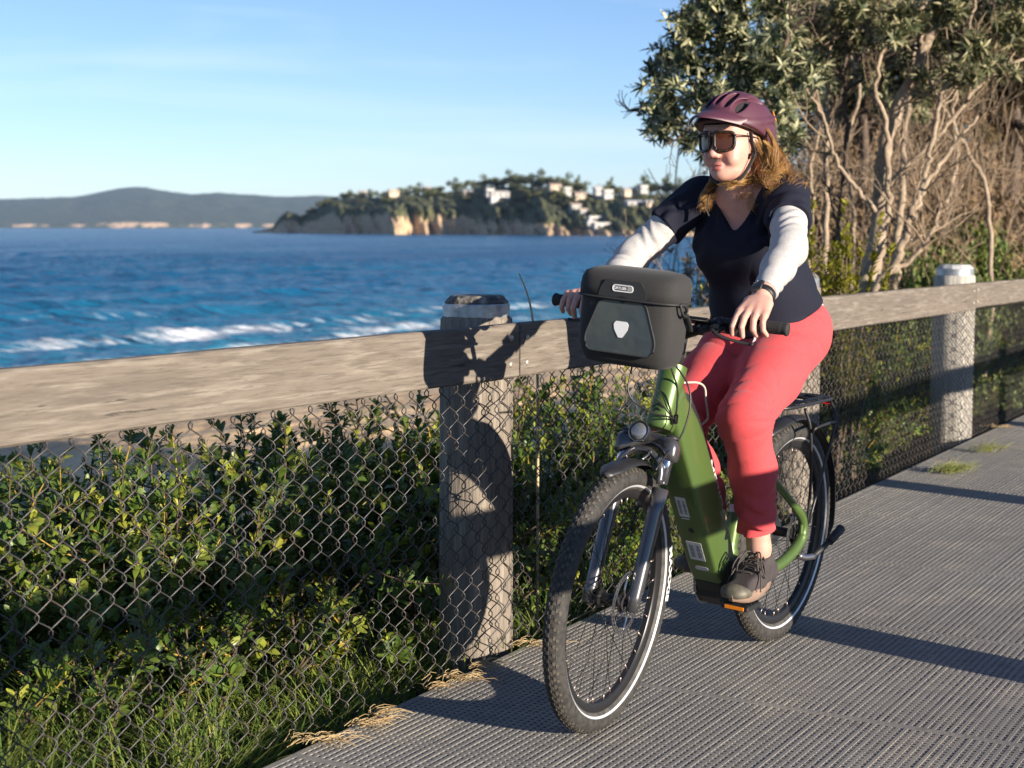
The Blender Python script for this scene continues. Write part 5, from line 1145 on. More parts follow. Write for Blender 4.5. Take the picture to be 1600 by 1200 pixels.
b = MB(); loft(b, [bsec(1.008, 0.0495, 0.0994, -.012, 4), bsec(1.013, 0.0630, 0.1164, -.008, 5), bsec(1.028, 0.0720, 0.1288, -.004), bsec(1.06, 0.0774, 0.1379), bsec(1.12, 0.0783, 0.1401, .001), bsec(1.19, 0.0774, 0.1379, .003), bsec(1.215, 0.0756, 0.1356, .003)])
b.build('bag_body', m_bag, bag)
b = MB(); loft(b, [bsec(1.186, 0.0774, 0.1379, .003), bsec(1.187, 0.0833, 0.1452, .003), bsec(1.215, 0.0828, 0.1452, .003), bsec(1.236, 0.0814, 0.1435, .0), bsec(1.252, 0.0738, 0.1356, -.004, 4.5), bsec(1.262, 0.0576, 0.1186, -.012, 4), bsec(1.267, 0.0360, 0.0904, -.018, 3)]); 
b.build('bag_lid', m_bag, bag)
P = bsec(1.188, 0.0842, 0.1467, .003); b = MB(); b.tube(P, .0032, 7, False, True); b.build('lid_piping', m_bagt, bag)
xf = BX+.0795
def yz(poly): return [(q[0], q[1]) for q in poly]
def rounded(poly, r, n=5):
    out = []; m = len(poly); poly = np.asarray(poly, float)
    for i in range(m):
        p = poly[i]; a = unit(poly[i-1]-p); c = unit(poly[(i+1) % m]-p); p0, p1 = p+a*r, p+c*r
        for t in np.linspace(0, 1, n): out.append((1-t)**2*p0+2*t*(1-t)*p+t*t*p1)
    return np.array(out)
wpoly = rounded([(-.066, .184), (.066, .184), (.104, .078), (.094, .044), (-.094, .044), (-.104, .078)], .018)
b = MB(); b.prism(wpoly, -.004, .0022, (xf-.0015, 0, 1.0), Y_, (0, 0, 1)); b.build('map_window', m_win, bag, False)
b = MB(); P = np.stack([np.full(len(wpoly), xf+.0005), wpoly[:, 0], 1.0+wpoly[:, 1]], 1); b.tube(P, .0022, 6, False, True); b.build('window_seam', m_bagt, bag)
b = MB(); b.prism(rounded([(-.016, .134), (.016, .134), (.0215, .126), (.019, .112), (.006, .091), (-.006, .091), (-.019, .112), (-.0215, .126)], .003, 4), 0, .0014, (xf+.0012, .002, .996), Y_, (0, 0, 1)); b.build('emblem', m_white, bag, False)
lp = rounded([(-.070, .192), (.070, .192), (.066, .214), (.050, .238), (-.050, .238), (-.066, .214)], .004); xl = BX+.0868
b = MB(); b.prism(lp[:, :]*1.0, -.004, .0005, (xl-.0012, 0, 1.0), Y_, (0, 0, 1)); 
o = b.build('lid_panel', m_bagt, bag, False)
b = MB(); pill = rounded([(-.029, -.0085), (.029, -.0085), (.029, .0085), (-.029, .0085)], .0082, 7)
zp = 1.217
for k, rr_ in ((1., .0011), (.80, .0005)):
    q = pill*np.array([1-(1-k)*.35, k]); b.tube(np.stack([np.full(len(q), xl+.0002), q[:, 0], zp+q[:, 1]], 1), rr_, 6, False, True)
put_text(b, 'ORTLIEB', .0096, (xl+.0006, -.0075, zp), (0, 1, 0), (0, 0, 1), .0004)
for dz in (-.0035, 0, .0035): b.tube([(xl+.0003, .0135, zp+dz), (xl+.0003, .026, zp+dz)], .0008, 5)
b.build('maker_badge', m_white, bag, False)
# elastic closure on the left side
b = MB(); b.tube(smooth_path([(1.165, .146, 1.188), (1.150, .152, 1.186), (1.135, .154, 1.175), (1.130, .151, 1.160)], 5), .0045, 8); b.tube(smooth_path([(1.168, .147, 1.19), (1.158, .153, 1.165), (1.140, .155, 1.157), (1.128, .151, 1.165)], 5), .004, 8); b.build('elastic_loop', m_plast, bag)
b = MB(); b.tube(smooth_path([(1.135, .152, 1.168), (1.105, .150, 1.140), (1.075, .145, 1.115)], 4), [.0065]*3+[.0085]*6, 8, True, False, .7); b.build('closure_strap', m_plast, bag)
b = MB(); b.box((1.03, 0, 1.10), (.05, .07, .06), bevel=.008); b.tube([(1.03, 0, 1.10), (.962, 0, 1.094)], .018, 12); b.build('mounting_bracket', m_plast, bag)
# ------------------------------------------------------------------ rider: surfaces grown from smooth distance fields, one continuous mesh each
person = empty('person', BO, RM.to_euler())
tag(person, 'woman in maroon helmet, dark sunglasses, navy shirt and coral trousers riding the green bicycle', 'person')
def b2r(p):
    p = np.asarray(p, float); c, s = math.cos(BLEAN), math.sin(BLEAN); return np.array([p[0], p[1]*c+p[2]*s, p[2]*c-p[1]*s])
def rcone(a, b, r1, r2):
    a = np.asarray(a, float); b = np.asarray(b, float); ba_ = b-a; l2 = ba_@ba_
    def f(P): h = np.clip(((P-a)@ba_)/l2, 0, 1); return np.linalg.norm(P-a-h[:, None]*ba_, axis=1)-(r1+(r2-r1)*h)
    return f
def ellp(c, r, rot=None):
    c = np.asarray(c, float); r = np.asarray(r, float)
    def f(P):
        Q = P-c
        if rot is not None: Q = Q@rot
        k0 = np.linalg.norm(Q/r, axis=1); k1 = np.linalg.norm(Q/(r*r), axis=1); return k0*(k0-1)/np.maximum(k1, 1e-9)
    return f
def chainp(P, rs):
    fs = [rcone(P[i], P[i+1], rs[i], rs[i+1]) for i in range(len(P)-1)]
    return lambda X: np.min([f(X) for f in fs], axis=0)
def halfsp(n, p): n = unit(n); p = np.asarray(p, float); return lambda X: (X-p)@n
def sdf_mesh(prims, lo, hi, h, disp=None, blk=14):
    "prims: (function, blend radius, operation). Only blocks near the surface are evaluated; surface nets"
    lo = np.asarray(lo, float); hi = np.asarray(hi, float); N = (np.ceil((hi-lo)/h/blk).astype(int))*blk
    Fd = np.full(tuple(N+1), 1., np.float32)
    bi = np.stack(np.meshgrid(*[np.arange(n//blk) for n in N], indexing='ij'), -1).reshape(-1, 3); C = lo+(bi*blk+blk/2)*h; rb = blk*h*.5*1.733+2*h
    def comb(X, use):
        d = np.full(len(X), 1.0)
        for (f, k, op), u in zip(prims, use):
            if not u: continue
            e = f(X)
            if op == 'u':
                t = np.clip(.5+.5*(d-e)/k, 0, 1); d = d*(1-t)+e*t-k*t*(1-t)
            elif op == 's':
                t = np.clip(.5-.5*(d+e)/k, 0, 1); d = d*(1-t)-e*t+k*t*(1-t)
            elif op == 'd': d = d+e
            elif op == 'i':
                t = np.clip(.5-.5*(d-e)/k, 0, 1); d = d*(1-t)+e*t+k*t*(1-t)
        return d
    vals = np.stack([f(C) for f, k, op in prims], 1); full = comb(C, [True]*len(prims))
    act = np.where(np.abs(full) < rb*1.35)[0]
    g = np.stack(np.meshgrid(*[np.arange(blk+1)]*3, indexing='ij'), -1).reshape(-1, 3)
    for i in act:
        use = [(vals[i, j] < rb*1.5+prims[j][1]+.01) if prims[j][2] in 'us' else True for j in range(len(prims))]
        X = lo+(bi[i]*blk+g)*h; d = comb(X, use)
        if disp is not None: d = d+disp(X)
        a, b, c = bi[i]*blk; Fd[a:a+blk+1, b:b+blk+1, c:c+blk+1] = d.reshape(blk+1, blk+1, blk+1)
    ina = full < 0
    for i in np.where(ina & (np.abs(full) >= rb*1.35))[0]:
        a, b, c = bi[i]*blk; sub = Fd[a:a+blk+1, b:b+blk+1, c:c+blk+1]; sub[sub == 1.] = -1.
    ng = Fd < 0; n0, n1, n2 = np.array(Fd.shape)-1
    cnt = np.zeros((n0, n1, n2), np.int8); cor = [(i, j, k) for i in (0, 1) for j in (0, 1) for k in (0, 1)]
    for (i, j, k) in cor: cnt += ng[i:i+n0, j:j+n1, k:k+n2]
    cells = np.argwhere((cnt > 0) & (cnt < 8)); ids = (cells[:, 0]*n1+cells[:, 1])*n2+cells[:, 2]
    v = np.stack([Fd[cells[:, 0]+i, cells[:, 1]+j, cells[:, 2]+k] for (i, j, k) in cor], 1)
    acc = np.zeros((len(cells), 3)); w = np.zeros(len(cells)); ca = np.array(cor, float)
    for a in range(8):
        for b in range(a+1, 8):
            if np.abs(ca[a]-ca[b]).sum() == 1:
                va, vb = v[:, a], v[:, b]; cr_ = (va < 0) != (vb < 0); t = np.where(cr_, va/np.where(cr_, va-vb, 1), 0)[:, None]
                acc += np.where(cr_[:, None], ca[a]+(ca[b]-ca[a])*t, 0); w += cr_
    V = lo+(cells+acc/w[:, None])*h; Qs = []
    order = np.argsort(ids); sid = ids[order]
    for ax in range(3):
        o1, o2 = [(1, 2), (2, 0), (0, 1)][ax]; sl0 = [slice(None)]*3; sl1 = [slice(None)]*3; sl0[ax] = slice(0, -1); sl1[ax] = slice(1, None)
        A_, B_ = ng[tuple(sl0)], ng[tuple(sl1)]; e = np.argwhere(A_ != B_); e = e[(e[:, o1] > 0) & (e[:, o2] > 0) & (e[:, o1] < (n0, n1, n2)[o1]) & (e[:, o2] < (n0, n1, n2)[o2])]
        s = A_[tuple(e.T)]; q = []
        for (d1, d2) in ((-1, -1), (0, -1), (0, 0), (-1, 0)):
            c = e.copy(); c[:, o1] += d1; c[:, o2] += d2; q.append(order[np.clip(np.searchsorted(sid, (c[:, 0]*n1+c[:, 1])*n2+c[:, 2]), 0, len(sid)-1)])
        q = np.stack(q, 1); q[~s] = q[~s][:, ::-1]; Qs.append(q)
    return V, np.vstack(Qs)
def build_sdf(name, prims, lo, hi, h, m, parent, disp=None, attrs=None, smooth_it=0):
    V, Q = sdf_mesh(prims, lo, hi, h, disp)
    a = {k: f(V) for k, f in (attrs or {}).items()}
    return link(name, make_mesh(name, V, [Q], m, True, a), parent)
wr = np.random.default_rng(99); WD = wr.normal(size=(12, 3)); WD /= np.linalg.norm(WD, axis=1)[:, None]; WP = wr.uniform(0, 6.28, 12)
def wob(P, f): return sum(np.sin(P@(WD[i]*f*(1+.35*(i % 4)))+WP[i]+1.7*np.sin(P@(WD[(i+3) % 12]*f*.6)+WP[i-1])) for i in range(6))/6
# joints
HIPL, HIPR = np.array([.195, .132, 1.035]), np.array([.185, -.030, 1.035])
KNL, KNR = np.array([.602, .158, .818]), np.array([.585, -.075, .775])
ANL, ANR = np.array([.495, .166, .413]), np.array([.225, -.112, .425])
SHL, SHR_ = np.array([.395, .195, 1.468]), np.array([.375, -.118, 1.466])
ELL, ELR = np.array([.602, .294, 1.322]), np.array([.530, -.262, 1.285])
def grip_pt(s):
    v = STEER @ Vector(barp(s)); return b2r(np.array(v))
GL = [grip_pt(s) for s in (.198, .224, .246, .268, .290)]; GR = [grip_pt(-s) for s in (.212, .238, .259, .280, .301)]
WRL = GL[2]+np.array([-.088, -.006, .072]); WRR = GR[2]+np.array([-.094, .010, .022])
# head frame: looking along the road, turned a little to its right and level
HY = R(-7); HC = np.array([.447, .036, 1.640]); HF = np.array([math.cos(HY), math.sin(HY), -.03]); HF = unit(HF); HL = unit(np.cross([0, 0, 1], HF)); HUp = np.cross(HF, HL); HR = np.stack([HF, HL, HUp], 1)
def hd(x, y, z): return HC+HF*x+HL*y+HUp*z
def hell(x, y, z, r): return ellp(hd(x, y, z), r, HR)
def crease(u): return .72-np.abs(np.sin(u*.5))**.6
head = [(hell(-.012, 0, .035, (.098, .078, .088)), .02, 'u'), (hell(.022, 0, -.030, (.066, .0625, .088)), .03, 'u'), (hell(.040, 0, -.088, (.042, .046, .030)), .025, 'u'), (hell(.068, 0, -.100, (.018, .022, .016)), .02, 'u'),
        (hell(.054, .036, -.038, (.028, .023, .026)), .022, 'u'), (hell(.054, -.036, -.038, (.028, .023, .026)), .022, 'u'), (hell(.066, 0, .030, (.026, .052, .030)), .03, 'u'),
        (rcone(hd(.088, 0, -.004), hd(.110, 0, -.040), .009, .0125), .012, 'u'), (hell(.100, .0125, -.046, (.012, .0085, .008)), .006, 'u'), (hell(.100, -.0125, -.046, (.012, .0085, .008)), .006, 'u'),
        (hell(.089, 0, -.0725, (.0085, .021, .0062)), .006, 'u'), (hell(.0865, 0, -.0835, (.009, .018, .0066)), .006, 'u'), (rcone(hd(.0935, -.024, -.0765), hd(.0935, .024, -.0765), .0018, .0018), .006, 's'),
        (hell(.096, .032, .004, (.018, .017, .012)), .012, 's'), (hell(.096, -.032, .004, (.018, .017, .012)), .012, 's'), (hell(.076, .032, .003, (.012, .012, .012)), .004, 'u'), (hell(.076, -.032, .003, (.012, .012, .012)), .004, 'u'),
        (hell(-.015, .074, -.012, (.020, .008, .030)), .008, 'u'), (hell(-.015, -.074, -.012, (.020, .008, .030)), .008, 'u')]
# the smile: corners lifted, a crease from nose to mouth
for sg in (1, -1): head += [(rcone(hd(.080, sg*.026, -.076), hd(.076, sg*.031, -.068), .0022, .0014), .006, 's'), (rcone(hd(.093, sg*.020, -.047), hd(.074, sg*.036, -.072), .0022, .002), .009, 's'), (hell(.064, sg*.040, -.058, (.018, .016, .016)), .014, 'u')]
torso = [(ellp((.168, .05, 1.06), (.128, .165, .122)), .05, 'u'), (ellp((.235, .056, 1.19), (.128, .150, .15)), .06, 'u'), (ellp((.305, .044, 1.335), (.112, .142, .15)), .06, 'u'), (rcone(SHL+[-.01, -.035, .0], SHR_+[-.01, .035, .0], .058, .058), .06, 'u'),
         (ellp((.375, .108, 1.315), (.070, .074, .074)), .06, 'u'), (ellp((.368, -.026, 1.315), (.070, .074, .074)), .06, 'u'), (rcone((.345, .042, 1.44), (.40, .038, 1.575), .064, .056), .045, 'u'), (rcone((.345, .042, 1.49), (.39, .17, 1.462), .03, .03), .05, 'u'), (rcone((.345, .042, 1.49), (.37, -.09, 1.46), .03, .03), .05, 'u')]
def leg(H, K, A): return [(rcone(H, K, .098, .066), .05, 'u'), (rcone(K, K+(A-K)*.38+np.array([-.012, 0, 0]), .060, .056), .04, 'u'), (rcone(K+(A-K)*.38+np.array([-.012, 0, 0]), A, .054, .034), .03, 'u')]
def arm(Sh, E, Wr): return [(rcone(Sh, E, .050, .041), .03, 'u'), (rcone(E, E+(Wr-E)*.4, .041, .039), .025, 'u'), (rcone(E+(Wr-E)*.4, Wr, .038, .0265), .025, 'u')]
def foot(A, fwd, ln): return [(rcone(A, A+fwd*-.02+np.array([0, 0, -.055]), .032, .026), .02, 'u'), (rcone(A+fwd*-.02+np.array([0, 0, -.06]), A+fwd*ln*.42+np.array([0, 0, -.088]), .024, .016), .02, 'u')]
FL = unit([.98, .05, -.045]); FR = unit([.99, -.05, -.10])
def hand(G, Wr, side):
    "palm and five fingers; G are points on the grip axis from the inner end outwards, fingers close over the front of the grip"
    pr = []; fw = np.array([1., 0, 0]); up = np.array([0, 0, 1.]); inn = unit(G[0]-G[4])
    kn = []
    lift = (.034, .037, .035, .030)
    for i in range(4):
        g = G[i+1] if i else G[1]; k = g+fw*(.012 if i else .016)+up*lift[i]; kn.append(k)
    pr += [(rcone(Wr, (kn[1]+kn[2])/2-fw*.035+up*-.004, .026, .021), .02, 'u')]
    for i in range(4): pr.append((rcone(Wr+(kn[i]-Wr)*.35+inn*(.012-.008*i), kn[i], .0165, .0118), .012, 'u'))
    prof = {0: [(.037, .016), (.052, -.006), (.047, -.027)], 1: [(.038, .020), (.054, -.004), (.046, -.029)], 2: [(.034, .016), (.040, -.008), (.022, -.024)], 3: [(.030, .014), (.035, -.007), (.020, -.021)]}
    rad = {0: (.0108, .0092, .0084, .0070), 1: (.0110, .0095, .0086, .0072), 2: (.0106, .0092, .0084, .0072), 3: (.0096, .0082, .0074, .0064)}
    for i in range(4):
        g = G[i+1]; sp_ = inn*(.004*(1.2-i))
        P = [kn[i]]+[g+fw*a+up*b+sp_*(j+1)*.5 for j, (a, b) in enumerate(prof[i])]; pr.append((chainp(P, rad[i]), .0045, 'u'))
    t0 = Wr+(kn[0]-Wr)*.30+inn*.020+up*-.006; T = [t0, G[0]+fw*-.022+up*.006+inn*-.006, G[0]+fw*-.006+up*-.0245+inn*.002, G[0]+fw*.019+up*-.027-inn*.010]
    pr.append((chainp(T, (.0145, .0118, .0105, .0085)), .010, 'u')); return pr, kn
hL, knL = hand(GL, WRL, 1); hR, knR = hand(GR-np.array([0, 0, .009]), WRR, -1)
body = torso+head+leg(HIPL, KNL, ANL)+leg(HIPR, KNR, ANR)+arm(SHL, ELL, WRL)+arm(SHR_, ELR, WRR)+foot(ANL, FL, .25)+foot(ANR, FR, .25)+hL+hR
# keep head detail crisp: the head's own features are listed before the limbs, so blends stay local
m_skin = mat('skin', (.58, .335, .265), .48, spec=.4, sss=.25, rnd=[('pink', (.50, .13, .12), .8), ('flush', (.62, .24, .19), .6)], var=[(45, (.52, .25, .19), .45, .48, .68), (260, (.46, .22, .15), .45, .56, .66)], bump=[(500, .12, .0006)])
def lipa(V): q = (V-HC)@HR; d = np.sqrt(((q[:, 0]-.092)/.02)**2+((q[:, 1])/.027)**2+((q[:, 2]+.078)/.0125)**2); return np.clip((1.25-d)*2.5, 0, 1)*(q[:, 0] > .06)
def flush(V):
    q = (V-HC)@HR; a = np.exp(-(((q[:, 0]-.108)/.02)**2+(q[:, 1]/.018)**2+((q[:, 2]+.04)/.02)**2))
    for s in (1, -1): a = a+.8*np.exp(-(((q[:, 0]-.075)/.03)**2+((q[:, 1]-s*.042)/.022)**2+((q[:, 2]+.045)/.024)**2))
    k = np.min([np.linalg.norm(V-p, axis=1) for p in knL+knR], axis=0); ch = np.exp(-(((V[:, 0]-.40)/.10)**2+((V[:, 1]-.04)/.10)**2+((V[:, 2]-1.40)/.07)**2))
    return np.clip(a+.8*np.exp(-(k/.012)**2)+.9*ch, 0, 1)
build_sdf('body', body, (-.03, -.36, .27), (1.06, .46, 1.80), .0034, m_skin, person, None, {'pink': lipa, 'flush': flush})
# trousers
m_coral = mat('coral_cloth', (.54, .052, .062), .85, var=[(2.5, (.46, .04, .05), .6), (300, (.60, .09, .09), .35)], bump=[(600, .35, .0008), (16, .25, .006)], sheen=.12)
tr = [(ellp((.158, .050, 1.055), (.142, .176, .130)), .05, 'u'), (ellp((.205, .050, 1.10), (.140, .160, .11)), .06, 'u'), (ellp((.120, .108, 1.04), (.110, .092, .105)), .05, 'u'), (ellp((.120, .000, 1.04), (.110, .098, .105)), .05, 'u')]
for H, K, A in ((HIPL, KNL, ANL), (HIPR, KNR, ANR)):
    m1 = K+(A-K)*.40+np.array([-.020, 0, 0]); hem = K+(A-K)*.865
    tr += [(rcone(H, H+(K-H)*.5, .112, .098), .06, 'u'), (rcone(H+(K-H)*.5, K, .098, .073), .03, 'u'), (rcone(K, m1, .071, .066), .04, 'u'), (rcone(m1, hem+(A-K)*.06, .068, .054), .03, 'u')]
tr += [(halfsp(ANL-KNL, KNL+(ANL-KNL)*.865), .004, 'i')] if False else []
def legcrease(P):
    out = np.zeros(len(P))
    for K, H, A in ((KNL, HIPL, ANL), (KNR, HIPR, ANR)):
        r = np.linalg.norm(P-(K+np.array([-.055, 0, .0])), axis=1); ang = np.arctan2(P[:, 2]-K[2]+.0, P[:, 0]-K[0]+.055)
        out += .0120*np.exp(-(r/.12)**2)*crease(ang*13+2*np.sin(P[:, 1]*24)+r*14)
        hc = H+np.array([.075, .0, .05]); r2 = np.linalg.norm(P-hc, axis=1); out += .0150*np.exp(-(r2/.14)**2)*crease((P[:, 2]*62-P[:, 0]*46)+2.0*np.sin(P[:, 1]*18))
        hz = (P-K)@unit(A-K); out += .0060*np.exp(-((hz-.33)/.09)**2)*np.sin(hz*90+3*np.sin(P[:, 1]*40+P[:, 0]*25))
    return out+.0030*wob(P, 26)
def hemcut(P):   # only below the knees
    d1 = (P-(KNL+(ANL-KNL)*.865))@unit(ANL-KNL); d2 = (P-(KNR+(ANR-KNR)*.865))@unit(ANR-KNR); return np.where(P[:, 1] > .05, d1, d2)
tr += [(legcrease, 0, 'd'), (hemcut, .004, 'i'), (lambda P: (P-np.array([.17, .06, 1.135]))@unit([.25, 0, 1.]), .006, 'i')]
build_sdf('trousers', tr, (-.12, -.28, .36), (.78, .36, 1.30), .0040, m_coral, person)
m_pink = mat('drawstring', (.75, .55, .55), .8)
w0 = np.array([.372, .075, 1.085])
MB().tube(smooth_path([w0+[.0, .01, .02], w0+[.022, .012, -.01], w0+[.026, .022, -.04], w0+[.040, .020, -.062]], 5), .0042, 7).build('drawstring', m_pink, person)
# shirt
m_navy = mat('navy_jersey', (.0065, .008, .019), .85, spec=.3, var=[(400, (.011, .013, .026), .5)], bump=[(700, .3, .0006), (14, .35, .008)])
OF = .0115
sh = [(ellp((.178, .050, 1.055), (.170, .192, .155)), .05, 'u'), (ellp((.248, .050, 1.175), (.156, .168, .16)), .07, 'u'), (ellp((.305, .044, 1.335), (.122, .154, .155)), .06, 'u'), (rcone(SHL+[-.01, -.035, .0], SHR_+[-.01, .035, .0], .066, .066), .06, 'u'),
      (ellp((.385, .108, 1.312), (.080, .086, .086)), .07, 'u'), (ellp((.378, -.026, 1.312), (.080, .086, .086)), .07, 'u'), (rcone((.345, .042, 1.49), (.39, .17, 1.462), .040, .042), .05, 'u'), (rcone((.345, .042, 1.49), (.37, -.09, 1.46), .040, .042), .05, 'u')]
for Sh, E in ((SHL, ELL), (SHR_, ELR)): sh += [(rcone(Sh, Sh+(E-Sh)*.50, .066, .066), .035, 'u')]
def slcut(P):
    d = np.full(len(P), -1.)
    for Sh, E, sg in ((SHL, ELL, 1), (SHR_, ELR, -1)):
        ax = unit(E-Sh); q = (P-(Sh+(E-Sh)*.50)); d = np.where((P[:, 1]-.04)*sg > .17, np.maximum(d, q@ax), d)
    return d
def shirtfold(P):
    u = P[:, 0]*16-P[:, 2]*34+P[:, 1]*15; low = 1/(1+np.exp((P[:, 2]-1.22)/.03))
    f = .0130*low*crease(u*1.5+1.8*np.sin(P[:, 1]*15+P[:, 2]*9))*(.55+.45*np.sin(P[:, 1]*9+P[:, 2]*21))
    for Sh, E in ((SHL, ELL), (SHR_, ELR)):
        r = np.linalg.norm(P-(Sh+np.array([.05, 0, -.075])), axis=1); f = f+.0120*np.exp(-(r/.085)**2)*np.sin(P[:, 1]*75-P[:, 2]*70+2*np.sin(P[:, 0]*40))
    r = np.abs(P[:, 1]-.042); f = f+.0035*np.exp(-((P[:, 2]-1.40)/.05)**2)*np.sin(r*120)*(r > .05)
    return f+.0026*wob(P, 24)
sh += [(shirtfold, 0, 'd'), (slcut, .003, 'i'), (lambda P: -(P-np.array([.2, .2, 1.130]))@unit([.43, -.18, 1.])+.003*np.sin(P[:, 1]*26+P[:, 0]*14), .004, 'i')]
# V neckline: a wedge opening down the front, and the neck hole
def vneck(P):
    z = np.clip((P[:, 2]-1.372)/.12, -1, 1.3); half = .010+.078*np.clip(z, 0, 2)**.85; d = np.abs(P[:, 1]-.042)-half; d = np.where(z < 0, np.sqrt(np.maximum(d, 0)**2+((P[:, 2]-1.372))**2), d)
    d = np.maximum(d, -(P[:, 0]-.335)); return d
sh += [(vneck, .004, 's'), (ellp((.352, .042, 1.515), (.075, .082, .05)), .006, 's')]
build_sdf('shirt', sh, (-.08, -.29, .96), (.62, .37, 1.60), .0038, m_navy, person)
# pale vest showing at the left hip
build_sdf('vest_hem', [(ellp((.158, .050, 1.070), (.140, .174, .135)), .05, 'u'), (ellp((.205, .050, 1.10), (.136, .158, .12)), .06, 'u'), (lambda P: np.abs(P[:, 2]-1.13)-.07, .004, 'i')], (-.08, -.2, 1.0), (.45, .32, 1.3), .006, mat('pale_cloth', (.70, .60, .60), .9), person)
# grey sleeves
m_grey = mat('grey_marl', (.38, .37, .365), .9, var=[(90, (.32, .31, .305), .8, .45, .6), (300, (.52, .50, .49), .6)], bump=[(500, .35, .0008)], stretch=(1, 1, 1))
def sleeve(Sh, E, Wr):
    cuff = E+(Wr-E)*.90; a1 = unit(E-Sh); a2 = unit(Wr-E)
    pr = [(rcone(Sh+(E-Sh)*.30, E, .0575, .0490), .02, 'u'), (rcone(E, E+(Wr-E)*.4, .0485, .0440), .03, 'u'), (rcone(E+(Wr-E)*.4, Wr, .0440, .0325), .03, 'u'), (lambda P: (P-cuff)@a2-(np.linalg.norm(P-Sh, axis=1) < .2)*.5, .003, 'i')]
    def fold(P):
        t = (P-E)@a1; s = (P-E)@a2; r = np.linalg.norm(P-E, axis=1)
        return .0036*np.exp(-(r/.10)**2)*np.sin((s-t)*95+2.2*np.sin(P[:, 2]*38+P[:, 0]*24))+.0026*np.sin(s*120+2*np.sin(P[:, 2]*60))*np.exp(-((s-.19)/.06)**2)+.0022*np.sin(t*130+3*np.sin(P[:, 1]*45))*np.exp(-((t+.08)/.07)**2)+.0012*wob(P, 40)
    c = np.array([Sh, E, Wr]); return build_sdf('sleeve', pr, c.min(0)-.08, c.max(0)+.08, .0036, m_grey, person, fold)
sleeve(SHL, ELL, WRL); sleeve(SHR_, ELR, WRR)
# watch
m_wb = mat('watch_band', (.012, .012, .013), .5); m_wf = mat('watch_glass', (.012, .014, .02), .06, coat=1.)
wa = unit(WRL-ELL); wc = WRL-wa*.004; wu = unit(np.array([.45, -.28, .85])-wa*(np.array([.45, -.28, .85])@wa)); wv = np.cross(wa, wu)
b = MB(); tt = np.linspace(0, 2*np.pi, 40, endpoint=False); loft(b, [wc+wa*s+np.cos(tt)[:, None]*wu*(.0305+k)+np.sin(tt)[:, None]*wv*(.0325+k) for s, k in ((-.011, -.002), (-.010, .0022), (.010, .0022), (.011, -.002))], False); b.build('watch_band', m_wb, person)
b = MB(); b.box(wc+wu*.034, (.042, .036, .010), np.stack([wa, wv, wu], 1), .004); w_o = b.build('watch', m_plast, person); b = MB(); b.box(wc+wu*.0393, (.036, .030, .0012), np.stack([wa, wv, wu], 1), .0005); b.build('watch_face', m_wf, w_o)
